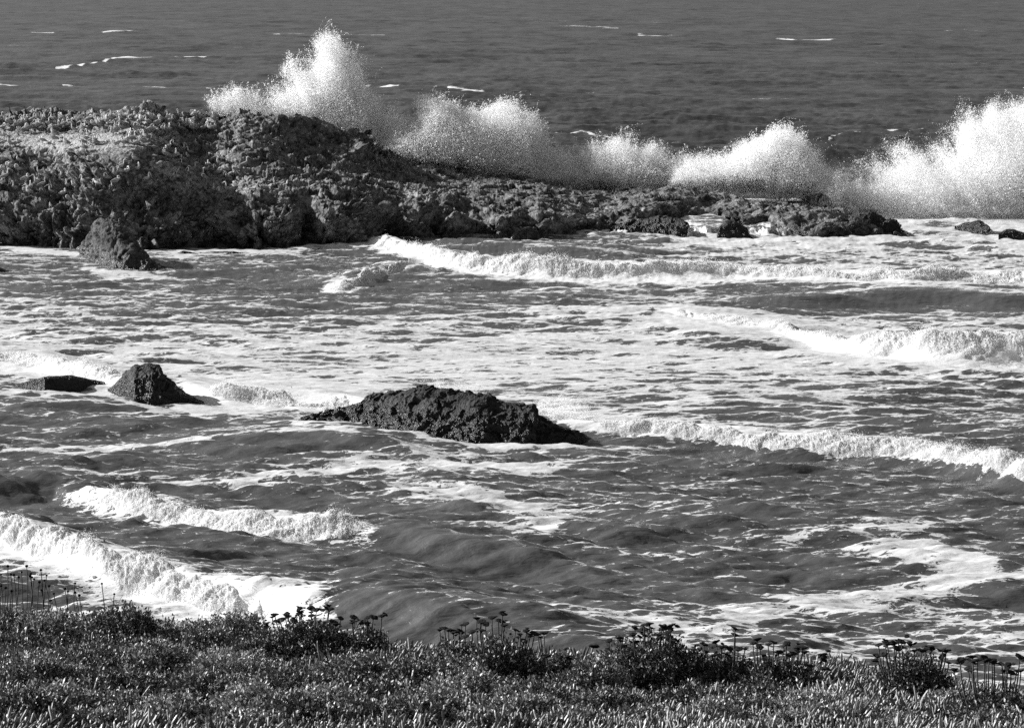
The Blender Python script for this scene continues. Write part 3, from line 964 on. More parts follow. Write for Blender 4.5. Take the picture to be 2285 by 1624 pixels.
# ------------------------------------------------------------------ breakers
def build_breaker(key, spec, seed):
    lx, ly, la = line_fn(spec['pts'])
    wx_, wy_, wa_ = line_fn(spec['pts'] + spec.get('tail', []))
    ymean = ly.mean()
    px = ymean / FPX * 2.23
    nt = int(min(1100, (lx[-1] - lx[0]) / (px * .7)))
    wf = spec['wf']
    ns = 90
    t = np.linspace(lx[0], lx[-1], nt)
    s = np.linspace(-.6, 3.6, ns) * wf
    X, S = np.meshgrid(t, s)
    a = np.interp(X, lx, la)
    edge = sstep(0, 1.5, X - lx[0]) * sstep(0, 1.5, lx[-1] - X)
    if spec['pts'][0][0] < 0:
        edge = sstep(0, 1.5, lx[-1] - X)
    xr = X.ravel()
    zr = xr * 0
    rag = fbm(np.stack([xr * .45, zr, zr + seed], 1), 4, .6, 81).reshape(X.shape)
    rag2 = fbm(np.stack([xr * .6, zr, zr + seed + 50], 1), 4, .6, 82).reshape(X.shape)
    slow = fbm(np.stack([xr * .16, zr, zr + seed + 9], 1), 2, .5, 83).reshape(X.shape)
    lo = wf * (spec.get('lo', .40) + .9 * rag + .3 * slow)
    hi = wf * (2.2 + 1.1 * rag2 + 1.4 * slow)
    Y = np.interp(X, lx, ly) + S
    sea = sea_height(xr, Y.ravel(), np.full(xr.shape, .35)).reshape(X.shape)
    f = (S - lo) / (hi - lo)
    fc = np.clip(f, 0, 1)
    bulge = np.sin(math.pi * fc) ** .8
    out = np.clip(np.maximum(-f, f - 1), 0, .3)
    inside = (f > 0) & (f < 1)
    te = min(4.5, .3 * (lx[-1] - lx[0]))
    taper = sstep(0, te, X - lx[0]) * sstep(0, te, lx[-1] - X) if spec['pts'][0][0] > 0 else sstep(0, te, lx[-1] - X)
    taper = np.clip(taper + 2.2 * rag2 * taper * (1 - taper) * 2, 0, 1)
    Z = sea + taper * bulge * (.10 * wf + .10 * a) * (1 + .9 * slow) - .5 * out - .12 * (1 - taper)
    V = np.stack([X, Y, Z], -1).reshape(-1, 3)
    n = grid_normals(V, ns, nt)
    n *= np.sign(n[:, 2:3].mean())
    amp = (bulge * inside * taper).ravel() * np.clip(a.ravel(), .4, 2)
    d = .15 * fbm(V * .9, 3, .55, seed + 90, True) + .11 * fbm(V * 4.4, 4, .75, seed + 95, True)
    V2 = V + n * (amp * d)[:, None]
    rng = np.random.default_rng(seed)
    V3, F3 = V2, grid_faces(ns, nt)[:, ::-1]
    o = make_mesh("breaking_wave", V3, F3, M_FOAM, True)
    # torn crest: drops and strings of water thrown up
    inn = np.where((amp > .3) & (f.ravel() > .05) & (f.ravel() < .9))[0]
    nd = int(min(26000, len(inn) * .9))
    if nd > 10:
        pick = rng.choice(inn, nd)
        C = V2[pick].copy()
        gate = fbm(C * np.array([.8, .3, .3]), 3, .6, seed + 99)
        h = rng.exponential(.09, nd) * a.ravel()[pick] * np.clip(.5 + 2.6 * gate, .1, 3)
        C[:, 2] += h
        C[:, 0] += rng.normal(0, .05, nd) + h * .3
        C[:, 1] += rng.normal(0, .12, nd)
        R = px * rng.uniform(.18, .5, nd)
        Vd, Fd = drops(C, R, rng)
        sp = make_mesh("thrown_spray", Vd, Fd, M_SPRAY, False, parent=o)
        sp['kind'] = 'stuff'
    tag(o, spec['label'], 'breaking wave', 'breaking waves in the bay')


for i, (k, b) in enumerate(BREAK.items()):
    build_breaker(k, b, 100 + i * 7)


# ------------------------------------------------------------------ bursts of spray
def poly_sd(U, Vv, poly):
    """signed distance, positive inside"""
    P = np.array(poly, float)
    Q = np.roll(P, -1, 0)
    d = np.full(U.shape, 1e9)
    ins = np.zeros(U.shape, bool)
    for (a, b), (c, e) in zip(P, Q):
        t = np.clip(((U - a) * (c - a) + (Vv - b) * (e - b)) / ((c - a) ** 2 + (e - b) ** 2 + 1e-9), 0, 1)
        d = np.minimum(d, np.hypot(U - a - t * (c - a), Vv - b - t * (e - b)))
        cond = ((b > Vv) != (e > Vv)) & (U < (c - a) * (Vv - b) / (e - b + 1e-12) + a)
        ins ^= cond
    return np.where(ins, d, -d)


SPLASH = [
    dict(label='tallest plume of spray shooting up behind the rock island', D=353, thick=9, n=520000, soft=24, fluff=.55,
         poly=[(628, 262), (616, 215), (632, 160), (650, 145), (680, 152), (703, 125), (712, 98), (740, 92), (766, 110), (792, 150), (815, 190), (845, 225), (870, 260), (900, 330), (880, 352), (800, 330), (700, 300)]),
    dict(label='low thin spray left of the tallest plume, behind the island skyline', D=352, thick=5, n=90000, soft=20, fluff=.8,
         poly=[(468, 242), (482, 224), (510, 210), (545, 206), (570, 214), (600, 224), (625, 215), (650, 262), (640, 285), (560, 275), (500, 258)]),
    dict(label='broad billowing burst of spray right of the tallest plume', D=350, thick=12, n=950000, soft=15, fluff=.35,
         poly=[(846, 330), (876, 285), (905, 275), (925, 262), (934, 225), (965, 208), (1000, 214), (1030, 240), (1075, 245), (1110, 238), (1150, 232), (1190, 254), (1217, 280), (1226, 340), (1232, 415), (1100, 405), (960, 380), (880, 360)]),
    dict(label='low ragged spray behind the pointed rock on the reef', D=347, thick=9, n=480000, soft=20, fluff=.5,
         poly=[(1190, 425), (1205, 370), (1250, 345), (1290, 330), (1350, 312), (1400, 316), (1440, 328), (1490, 345), (1540, 362), (1550, 430), (1400, 436)]),
    dict(label='dome shaped burst of spray over the right half of the reef', D=343, thick=11, n=700000, soft=15, fluff=.35,
         poly=[(1470, 425), (1495, 375), (1540, 350), (1580, 350), (1610, 335), (1650, 314), (1690, 304), (1740, 288), (1780, 298), (1810, 328), (1832, 360), (1850, 388), (1880, 405), (1870, 438), (1750, 442), (1600, 432)]),
    dict(label='huge drifting cloud of spray reaching the right edge', D=338, thick=16, n=1100000, soft=38, fluff=.7, tilt=160,
         poly=[(1845, 438), (1880, 392), (1930, 376), (1990, 358), (2060, 340), (2120, 300), (2170, 262), (2240, 238), (2300, 222), (2420, 210), (2420, 535), (2250, 515), (2120, 515), (2050, 508), (1980, 470), (1900, 450)]),
    dict(label='low band of churning white water along the seaward edge of the reef', D=346, thick=5, n=420000, soft=13, fluff=.6,
         poly=[(1150, 392), (1250, 372), (1350, 368), (1500, 378), (1650, 372), (1800, 388), (1930, 410), (2080, 460), (2100, 505), (2000, 500), (1900, 462), (1700, 442), (1500, 438), (1300, 422), (1180, 410)]),
    dict(label='burst of white water against the right shoulder of the wide black rock', D=179, thick=3, n=60000, soft=10, fluff=.5, r=.6,
         poly=[(1188, 905), (1215, 888), (1250, 880), (1290, 895), (1320, 918), (1345, 945), (1400, 975), (1410, 995), (1330, 985), (1270, 968), (1225, 945)]),
    dict(label='thin fan of spray rising behind the top of the wide black rock', D=186, thick=2.5, n=26000, soft=14, fluff=.75, r=.6,
         poly=[(930, 850), (950, 834), (985, 838), (1020, 850), (1060, 852), (1085, 875), (1060, 890), (960, 880)]),
]


def build_splash(sp, seed):
    rng = np.random.default_rng(seed)
    P = np.array(sp['poly'], float)
    soft = sp['soft']
    pad = soft * 2.0
    n = int(sp['n'] * 6)
    U = rng.uniform(P[:, 0].min() - pad, P[:, 0].max() + pad, n)
    Vv = rng.uniform(P[:, 1].min() - pad, P[:, 1].max() + pad * .3, n)
    px = sp['D'] / FPX
    # jets fan out from below the burst: streaky noise along the flight direction
    cu, cv = P[:, 0].mean() + sp.get('tilt', 0), P[:, 1].max() + 60
    ang = np.arctan2(U - cu, cv - Vv)
    rad = np.hypot(U - cu, cv - Vv) * px
    q = np.stack([ang * 9, rad * .10, U * 0 + seed], 1)
    jets = fbm(q, 4, .6, seed)
    q2 = np.stack([U * px * .28, Vv * px * .28, U * 0 + seed], 1)
    sdv = poly_sd(U, Vv, sp['poly']) + soft * (.9 * jets + 1.3 * fbm(q2, 4, .65, seed + 3))
    inner = np.clip(sdv / (soft * 2.5), 0, 1)
    half = sp['thick'] * (.2 + .8 * np.sqrt(inner)) * .5
    Yd = sp['D'] + half * rng.normal(0, .55, n)
    x, y, z = at_dist(U, Vv, Yd)
    C = np.stack([x, y, z], 1)
    b = .7 * fbm(C * .32, 3, .6, seed + 11) + .7 * fbm(C * 1.2, 4, .75, seed + 17) + .2 * jets
    mist = sstep(-1.6 * soft, 1.6 * soft, sdv) ** 2.2
    clump = sstep(-.1, .55, b + .35 * inner)
    f = sp['fluff']
    prob = mist * (f * .5 + (1 - f * .5) * clump * (.35 + .65 * inner))
    keep = (rng.uniform(0, 1, n) < prob) & (z > -.2)
    C, inn, mk = C[keep], inner[keep], mist[keep]
    print('kept', len(C), 'of cap', sp['n'])
    mixed = rng.permutation(len(C))
    C, inn, mk = C[mixed], inn[mixed], mk[mixed]
    if len(C) > sp['n']:
        pick = rng.choice(len(C), sp['n'], replace=False)
        C, inn, mk = C[pick], inn[pick], mk[pick]
    rpx = px * 2.23
    R = rpx * np.clip((.19 + .12 * inn) * np.exp(rng.normal(0, .45, len(C))), .10, .9) * sp.get('r', 1.0)
    # torn strings of water at the rim
    k = min(2600, len(C) // 60)
    rim = np.where(inn < .55)[0]
    if len(rim) > k > 0:
        c0 = C[rng.choice(rim, k)]
        dr = np.stack([rng.normal(.15, .45, k), rng.normal(0, .3, k), rng.normal(.7, .45, k)], 1)
        tt = rng.uniform(0, 1, (k, 14, 1))
        ln = rng.exponential(.5, (k, 1, 1)) * sp.get('r', 1.0)
        st = c0[:, None] + dr[:, None] * tt * ln + np.array([.25, 0, -.35]) * (tt * ln) ** 2 + rng.normal(0, .035, (k, 14, 3))
        st = st.reshape(-1, 3)
        C = np.concatenate([st, C])
        R = np.concatenate([rpx * rng.uniform(.16, .42, len(st)) * sp.get('r', 1.0), R])
    nt = int(len(C) * .35)
    V, F = drops(C[:nt], R[:nt] * 1.15, rng)
    M = rand_rot(len(C) - nt, rng)
    V2 = (np.einsum('nij,kj->nki', M, TET[:3]) * (R[nt:] * 1.0)[:, None, None] + C[nt:, None, :]).reshape(-1, 3)
    F2 = np.arange(len(V2)).reshape(-1, 3) + len(V)
    V, F = np.concatenate([V, V2]), np.concatenate([F, F2])
    o = make_mesh("spray_burst", V, F, M_SPRAY, False)
    tag(o, sp['label'], 'spray', 'bursts of spray')
    return len(C)


for i, s in enumerate(SPLASH):
    print('splash', i, build_splash(s, 300 + 10 * i))

# ------------------------------------------------------------------ birds
def mat_tone(name, rough=.8, spec=.2, var=.25, scale=14.0, transl=0.0):
    N = NT(name)
    n = N.noise(N.objc(), scale, 3, .6)
    col = N.math('MULTIPLY', N.attr('tone'), N.mapr(n, .3, .7, 1 - var, 1 + var))
    b = N.principled(col, rough, spec)
    if transl:
        t = N.n("ShaderNodeBsdfTranslucent")
        N.link(col, t.inputs[0])
        m = N.n("ShaderNodeMixShader")
        m.inputs[0].default_value = transl
        N.link(b, m.inputs[1])
        N.link(t.outputs[0], m.inputs[2])
        b = m.outputs[0]
    return N.done(b)


M_BIRD = mat_tone("plumage")


def loft(path, nseg=8):
    """path rows: x, z, half width, half height, tone -> closed tube in the xz plane"""
    p = np.array(path, float)
    tg = np.gradient(p[:, :2], axis=0)
    tg /= np.linalg.norm(tg, axis=1, keepdims=True)
    th = np.linspace(0, 2 * math.pi, nseg, endpoint=False)
    V, T = [], []
    for k in range(len(p)):
        nx, nz = -tg[k, 1], tg[k, 0]
        V.append(np.stack([p[k, 0] + nx * p[k, 3] * np.sin(th), p[k, 2] * np.cos(th), p[k, 1] + nz * p[k, 3] * np.sin(th)], 1))
        T.append(np.full(nseg, p[k, 4]))
    V = np.concatenate(V)
    F = []
    for k in range(len(p) - 1):
        for j in range(nseg):
            a, b = k * nseg + j, k * nseg + (j + 1) % nseg
            F.append((a, b, b + nseg, a + nseg))
    c0, c1 = len(V), len(V) + 1
    V = np.concatenate([V, [[p[0, 0], 0, p[0, 1]], [p[-1, 0], 0, p[-1, 1]]]])
    T = np.concatenate(T + [[p[0, 4]], [p[-1, 4]]])
    for j in range(nseg):
        F.append((c0, (j + 1) % nseg, j, c0))
        a = (len(p) - 1) * nseg
        F.append((c1, a + j, a + (j + 1) % nseg, c1))
    F = np.array(F)
    F[F[:, 0] == F[:, 3]] = F[F[:, 0] == F[:, 3]]
    return V, [tuple(dict.fromkeys(f)) for f in F.tolist()], T


def bird_mesh(name, path, legx, legz, legtone, wing=None):
    V, F, T = loft(path, 10)
    V, F, T = list(map(tuple, V)), list(F), list(T)
    for sy in (-1, 1):
        lv, lf, lt = loft([(legx, legz, .03, .03, legtone), (legx + .01, legz * .5, .018, .018, legtone), (legx, .03, .016, .016, legtone), (legx + .05, .012, .05, .012, legtone), (legx + .12, .006, .06, .008, legtone)], 6)
        o = len(V)
        V += [(x, y + sy * .07, z) for x, y, z in lv]
        F += [tuple(i + o for i in f) for f in lf]
        T += list(lt)
        if wing:
            lv, lf, lt = loft(wing, 8)
            o = len(V)
            V += [(x, y * .35 + sy * wing[2][2] * 1.25, z) for x, y, z in lv]
            F += [tuple(i + o for i in f) for f in lf]
            T += list(lt)
    me = bpy.data.meshes.new(name)
    me.from_pydata(V, [], F)
    for p in me.polygons:
        p.use_smooth = True
    a = me.attributes.new('tone', 'FLOAT', 'POINT')
    a.data.foreach_set('value', np.array(T, np.float32))
    me.materials.append(M_BIRD)
    me.update()
    return me


B, D_, N_, K_ = .38, .14, .92, .45
WING = [(-.46, .34, .03, .02, .12), (-.30, .40, .10, .07, .2), (-.05, .48, .13, .11, .34), (.12, .54, .10, .09, .38), (.2, .56, .03, .03, .3)]
PEL = {
    'upright': [(-.46, .30, .04, .015, D_), (-.34, .35, .10, .07, B), (-.12, .42, .16, .14, B), (.08, .48, .165, .15, B), (.2, .56, .11, .10, .3), (.25, .66, .06, .055, N_), (.21, .78, .045, .045, N_), (.22, .89, .045, .045, N_), (.29, .95, .055, .055, .8), (.37, .93, .045, .045, .6), (.45, .83, .03, .03, K_), (.52, .70, .024, .03, K_), (.56, .58, .01, .012, K_)],
    'resting': [(-.46, .26, .04, .015, D_), (-.34, .31, .10, .07, B), (-.12, .38, .17, .15, B), (.08, .43, .175, .16, B), (.22, .50, .11, .10, .3), (.24, .60, .06, .055, N_), (.15, .68, .05, .05, N_), (.14, .76, .05, .05, N_), (.22, .81, .055, .055, .8), (.30, .76, .04, .04, .55), (.34, .63, .03, .03, K_), (.36, .48, .012, .014, K_)],
    'preening': [(-.44, .32, .04, .015, D_), (-.32, .36, .10, .07, B), (-.1, .42, .16, .14, B), (.1, .47, .165, .15, B), (.25, .54, .10, .09, .3), (.33, .64, .055, .05, N_), (.32, .74, .045, .045, N_), (.22, .80, .045, .045, N_), (.11, .76, .055, .05, .8), (.03, .68, .035, .035, K_), (-.04, .58, .025, .025, K_), (-.08, .50, .01, .012, K_)],
    'alert': [(-.46, .28, .04, .015, D_), (-.34, .34, .10, .07, B), (-.14, .42, .15, .14, B), (.04, .50, .15, .15, B), (.15, .60, .10, .09, .3), (.19, .72, .055, .05, N_), (.18, .86, .042, .042, N_), (.20, .98, .045, .045, N_), (.28, 1.03, .055, .055, .8), (.38, 1.01, .04, .04, .55), (.50, .95, .028, .028, K_), (.62, .88, .02, .024, K_), (.68, .85, .008, .01, K_)],
}
BIRD_ME = {k: bird_mesh('pelican', p, .0, .34, .1, WING) for k, p in PEL.items()}
BIRD_ME['gull'] = bird_mesh('gull', [(-.30, .22, .02, .012, .5), (-.18, .25, .06, .045, .8), (-.02, .29, .09, .085, .85), (.1, .33, .08, .08, .85), (.17, .41, .05, .05, .85), (.2, .47, .048, .048, .85), (.25, .48, .035, .035, .8), (.30, .46, .015, .015, .3), (.33, .45, .006, .008, .3)], .02, .22, .3)
BIRD_ME['cormorant'] = bird_mesh('cormorant', [(-.26, .06, .03, .012, .03), (-.18, .16, .06, .05, .03), (-.06, .32, .09, .09, .035), (.02, .46, .085, .085, .035), (.06, .58, .045, .045, .035), (.05, .70, .03, .03, .035), (.08, .79, .035, .032, .035), (.16, .81, .018, .018, .1), (.22, .80, .007, .008, .1)], -.02, .2, .03)

IU, IV, IF_ = project(ISLAND_V)


def on_island(u, v):
    m = np.where((np.abs(IU - u) < 4.5) & (np.abs(IV - v) < 3.0))[0]
    if len(m) == 0:
        return None
    near = m[IF_[m] < IF_[m].min() + 2.5]
    k = near[np.argmax(ISLAND_V[near, 2])]
    return ISLAND_V[k]


BR = random.Random(21)
N_BIRDS = 0


def bird(u, v, kind, label, group, scale=1.0, face=None):
    global N_BIRDS
    p = on_island(u, v)
    if p is None or p[2] < 1:
        return
    nm = kind if kind in ('gull', 'cormorant') else 'pelican'
    o = bpy.data.objects.new(nm, BIRD_ME[kind])
    COL.objects.link(o)
    o.location = (float(p[0]), float(p[1]) - .05, float(p[2]) - .06)
    if face is None:
        face = BR.choice([math.pi, math.pi, 0, -math.pi / 2]) + BR.uniform(-.7, .7)
    o.rotation_euler = (0, 0, face)
    s = scale * 1.18 * BR.uniform(.92, 1.12)
    o.scale = (s, s, s)
    tag(o, label, 'bird', group)
    N_BIRDS += 1


def zxy(x, y):
    return x * .2532, 213.3 + y * .2532


LEDGE = [(1180, 602, 'upright', 'pelican standing highest on the dark face of the domed block'),
         (1090, 668, 'alert', 'pelican with raised pale neck on the ledge of the domed block'),
         (1225, 690, 'upright', 'white necked pelican at the right end of the ledge below the dome'),
         (1045, 700, 'resting', 'hunched pelican in the middle of the ledge group below the dome'),
         (1000, 742, 'alert', 'pelican stretching a long neck above the left part of the ledge'),
         (935, 760, 'preening', 'preening pelican at the left tip of the ledge below the dome'),
         (1130, 712, 'preening', 'pelican bowed flat over the ledge below the dome'),
         (970, 850, 'upright', 'pelican standing just under the ledge of the domed block'),
         (1025, 795, 'resting', 'pelican tucked under the ledge beside the standing one'),
         (1285, 765, 'upright', 'lone pelican on the pale knob right of the ledge')]
for x, y, k, lab in LEDGE:
    bird(*zxy(x, y), k, lab, 'birds on the ledge of the domed block')
for x, y, lab in [(850, 815, 'white gull left of the ledge under the domed block'), (1295, 1008, 'white gull on the low rock just above the sea stack'), (430, 1008, 'white gull on the dark lower rocks nearest the left edge'),
                  (1940, 590, 'white gull perched alone to the right of the pelican cluster'), (945, 600, 'white gull clinging to the dark wall of the domed block')]:
    bird(*zxy(x, y), 'gull', lab, 'white gulls on the island', 1.35)
SLOPE = [(740, 500), (690, 560), (370, 612), (440, 585), (100, 655), (70, 672), (340, 724), (400, 755), (210, 775), (100, 806), (600, 835), (660, 846), (465, 895), (215, 886), (320, 806), (595, 955), (560, 900), (30, 700), (160, 600), (250, 560), (150, 690), (500, 720), (540, 760), (640, 690), (280, 860), (380, 830), (130, 860), (730, 800), (520, 640), (20, 600), (60, 760), (250, 900)]
for x, y in SLOPE:
    bird(*zxy(x, y), BR.choice(['upright', 'upright', 'resting', 'preening', 'alert']), 'pelican scattered on the sloping ledges left of the domed block', 'pelicans on the left slope')
RIGHTC = [(1570, 826), (1540, 858), (1670, 696), (1720, 684), (1800, 696), (1860, 696), (1920, 645), (1780, 745), (2000, 876), (1500, 755), (1550, 755), (1800, 775), (1470, 515), (1540, 466), (1720, 466), (1570, 566), (1640, 645), (1990, 696), (2150, 655), (1905, 725), (1760, 470), (1600, 520), (1690, 540), (1830, 650), (1700, 720), (1950, 700), (2080, 690), (1620, 600), (1500, 480), (1650, 580), (1480, 560), (2000, 760), (2050, 720), (1890, 880), (1960, 900)]
for x, y in RIGHTC:
    bird(*zxy(x, y), BR.choice(['upright', 'upright', 'resting', 'preening', 'alert']), 'pelican in the loose cluster on the slope right of the domed block', 'pelicans right of the domed block')
for k in range(26):
    bird(BR.uniform(0, 330), BR.uniform(303, 336), BR.choice(['upright', 'alert', 'resting', 'upright']), 'pelican standing on the smooth pale top of the domed block', 'pelicans on the pale top')
for k in range(105):
    bird(BR.uniform(-5, 480) ** 1.0, BR.uniform(264, 300), BR.choice(['upright', 'upright', 'alert', 'resting', 'preening']), 'pelican in the packed crowd along the boulders of the island skyline', 'pelicans crowding the skyline')
for u, v in [(20, 262), (60, 262), (73, 263), (6, 284), (64, 290), (105, 290), (290, 298)]:
    bird(u, v, 'cormorant', 'slim black cormorant standing among the pelicans of the skyline', 'cormorants among the pelicans', 1.15)
print('birds', N_BIRDS)

# ------------------------------------------------------------------ the bluff in the foreground
EDGE_U = [-700, -300, 0, 300, 600, 900, 1142, 1500, 1700, 1830, 1950, 2060, 2160, 2285, 2600, 3000]
EDGE_V = [1360, 1368, 1376, 1402, 1440, 1462, 1474, 1500, 1512, 1512, 1508, 1535, 1556, 1566, 1575, 1585]
YE = 24.5


def ground_z(x, y):
    x = np.asarray(x, float)
    y = np.asarray(y, float)
    u = IW / 2 + FPX * x / (y * 1.03)
    ze = at_dist(u, np.interp(u, EDGE_U, EDGE_V), YE)[2]
    zn = at_dist(u * 0 + 1142, 1690.0, 17.0)[2]
    z = zn + (ze - zn) * (y - 17) / (YE - 17)
    z = np.where(y < 17, zn + (26.3 - zn) * np.clip((17 - y) / 14, 0, 1), z)
    z = np.where(y > YE, ze - 2.6 * (y - YE) ** 1.5, z)
    P = np.stack([x.ravel() * .9, y.ravel() * .9, x.ravel() * 0], 1)
    return np.maximum(z + .07 * fbm(P, 3, .5, 141).reshape(z.shape), -2)


def mat_soil():
    N = NT("dark_soil")
    n = N.noise(N.pos(), 9, 5, .6)
    return N.done(N.principled(N.mapr(n, .3, .7, .012, .05), .95, .1, N.bump(n, .6, .05)))


def build_bluff():
    xs = np.linspace(-13, 13, 260)
    ys = np.concatenate([np.linspace(1.5, 16, 40), np.linspace(16.2, 25, 90), np.linspace(25.2, 34, 40)])
    X, Y = np.meshgrid(xs, ys)
    V = np.stack([X, Y, ground_z(X, Y)], -1).reshape(-1, 3)
    o = make_mesh("bluff_ground", V, grid_faces(len(ys), len(xs))[:, ::-1], mat_soil(), True)
    tag(o, kind='structure')


build_bluff()
M_LEAF = mat_tone("small_leaves", .45, .5, .3, 30, .12)
M_ICE = mat_tone("succulent_leaves", .38, .5, .2, 25, .08)
M_STEM = mat_tone("dry_stems", .8, .2, .3, 30)
M_HEAD = mat_tone("dry_seed_heads", .95, .05, .4, 60)

LEAF = np.array([(0, 0, 0), (.30, .5, .06), (0, 1, -.05), (-.30, .5, .06)], np.float32)


def leaves(C, L, up, rng):
    """folded little leaves at C, lengths L, direction up (unit) plus scatter"""
    n = len(C)
    d = up + rng.normal(0, .55, (n, 3))
    d /= np.linalg.norm(d, axis=1, keepdims=True)
    r = rng.normal(size=(n, 3))
    sx = np.cross(d, r)
    sx /= np.linalg.norm(sx, axis=1, keepdims=True)
    nz = np.cross(sx, d)
    V = (sx[:, None] * LEAF[None, :, 0:1] + d[:, None] * LEAF[None, :, 1:2] + nz[:, None] * LEAF[None, :, 2:3]) * L[:, None, None] + C[:, None]
    F = np.arange(n * 4).reshape(n, 4)
    return V.reshape(-1, 3), F


def tubes(paths, nseg=4):
    """list of (points (k,3), radii (k)) -> one mesh"""
    VV, FF, o = [], [], 0
    th = np.linspace(0, 2 * math.pi, nseg, endpoint=False)
    for P, rr in paths:
        P = np.asarray(P, float)
        t = np.gradient(P, axis=0)
        t /= np.linalg.norm(t, axis=1, keepdims=True) + 1e-9
        a = np.cross(t, np.array([.3, .9, .2]))
        a /= np.linalg.norm(a, axis=1, keepdims=True) + 1e-9
        b = np.cross(t, a)
        k = len(P)
        rr = np.asarray(rr)[:, None, None]
        V = P[:, None] + rr * (np.cos(th)[None, :, None] * a[:, None] + np.sin(th)[None, :, None] * b[:, None])
        VV.append(V.reshape(-1, 3))
        i = np.arange((k - 1) * nseg).reshape(k - 1, nseg)
        j = np.roll(i, -1, 1)
        FF.append(np.stack([i, j, j + nseg, i + nseg], -1).reshape(-1, 4) + o)
        o += k * nseg
    return np.concatenate(VV), np.concatenate(FF)


# succulent finger leaves
def ice_zone(u, v):
    z = sstep(1560, 1625, v + 70 * fbm(np.stack([u * .012, v * .02, u * 0], 1), 3, .6, 151))
    z = np.maximum(z, blob(u, v, 1900, 1530, 130, 60) * 1.4)
    z = np.maximum(z, sstep(1950, 2060, u) * sstep(1530, 1565, v))
    z = np.maximum(z, blob(u, v, 1200, 1480, 90, 25) * .9)
    z = np.maximum(z, blob(u, v, 880, 1470, 110, 25) * .8)
    z = np.maximum(z, blob(u, v, 110, 1420, 60, 30) * .9)
    z = np.maximum(z, blob(u, v, 30, 1560, 80, 50))
    z = np.maximum(z, .02)
    z = z * (1 - .95 * blob(u, v, 250, 1590, 75, 45)) * (1 - .6 * blob(u, v, 1500, 1540, 300, 40))
    return np.clip(z, 0, 1)


def build_ice():
    rng = np.random.default_rng(41)
    n = 70000
    Y = rng.uniform(16.2, 24.8, n)
    X = rng.uniform(-.235, .235, n) * Y
    Z = ground_z(X, Y)
    U, Vv, f = project(np.stack([X, Y, Z], 1))
    m = (rng.uniform(0, 1, n) < ice_zone(U, Vv)) & (Vv < 1720) & (U > -260) & (U < 2545)
    X, Y, Z = X[m], Y[m], Z[m]
    n = len(X)
    P = np.stack([X, Y, Z], 1)
    clump = fbm(P * 2.6, 4, .65, 161)
    L = rng.uniform(.045, .125, n) * (1 + .7 * clump)
    d = np.stack([rng.normal(.08, .34, n) + .5 * vnoise(P * 2.7, 5), rng.normal(-.08, .26, n), np.ones(n)], 1)
    d /= np.linalg.norm(d, axis=1, keepdims=True)
    bend = np.stack([rng.normal(.05, .12, n), rng.normal(0, .12, n), np.zeros(n)], 1)
    a = rng.uniform(0, 6.28, n)
    e1 = np.stack([np.cos(a), np.sin(a), np.zeros(n)], 1)
    e1 -= d * (e1 * d).sum(1, keepdims=True)
    e1 /= np.linalg.norm(e1, axis=1, keepdims=True)
    e2 = np.cross(d, e1)
    rings = [(0, .8), (.4, 1.0), (.84, .78)]
    rad = rng.uniform(.009, .0145, n)
    base = P + np.stack([np.zeros(n), np.zeros(n), .10 * np.clip(clump, -.3, 1) + rng.uniform(-.02, .05, n)], 1)
    VV = []
    for t, w in rings:
        c = base + d * (L * t)[:, None] + bend * (L * t * t)[:, None]
        for k in range(3):
            an = 2.094 * k
            VV.append(c + (e1 * math.cos(an) + e2 * math.sin(an)) * (rad * w)[:, None])
    VV.append(base + d * L[:, None] + bend * L[:, None])
    V = np.stack(VV, 1)
    F = []
    for r_ in range(2):
        for k in range(3):
            a0, b0 = r_ * 3 + k, r_ * 3 + (k + 1) % 3
            F += [(a0, b0, b0 + 3), (a0, b0 + 3, a0 + 3)]
    for k in range(3):
        F.append((6 + k, 6 + (k + 1) % 3, 9))
    F = (np.array(F)[None] + (np.arange(n) * 10)[:, None, None]).reshape(-1, 3)
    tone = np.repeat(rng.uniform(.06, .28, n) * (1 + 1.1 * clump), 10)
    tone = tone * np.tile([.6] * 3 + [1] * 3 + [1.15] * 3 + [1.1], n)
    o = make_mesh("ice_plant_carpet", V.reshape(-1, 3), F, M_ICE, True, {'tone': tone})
    tag(o, 'carpet of upright finger shaped succulent leaves along the bottom of the bluff', 'ground cover', kind='stuff')
    # low leafy cover between the bushes
    n = 120000
    Y = rng.uniform(16.5, 25.0, n)
    X = rng.uniform(-.235, .235, n) * Y
    Z = ground_z(X, Y)
    P = np.stack([X, Y, Z], 1)
    U, Vv, f = project(P)
    m = rng.uniform(0, 1, n) < 1.1 - ice_zone(U, Vv)
    P = P[m]
    n = len(P)
    cl = fbm(P * 2.6, 3, .6, 171)
    P[:, 2] += np.abs(rng.normal(0, .05, n)) + .13 * np.clip(cl + .15, 0, 1)
    V, F = leaves(P, rng.uniform(.014, .034, n), np.array([0, 0, .9]), rng)
    tone = np.repeat(np.where(rng.uniform(0, 1, n) < .16, .46, .10) * rng.uniform(.5, 1.3, n), 4)
    o = make_mesh("low_leaf_cover", V, F, M_LEAF, False, {'tone': tone})
    tag(o, 'low tangle of small leaves covering the bluff between the bushes', 'ground cover', kind='stuff')


build_ice()


# ------------------------------------------------------------------ bushes with flat seed heads
def h2(x, y):
    return 533.2 + x * .2667, 1218.7 + y * .2667


def h3(x, y):
    return 1066.3 + x * .2834, 1218.7 + y * .2834


def h4(x, y):
    return 1637.6 + x * .2834, 1218.7 + y * .2834


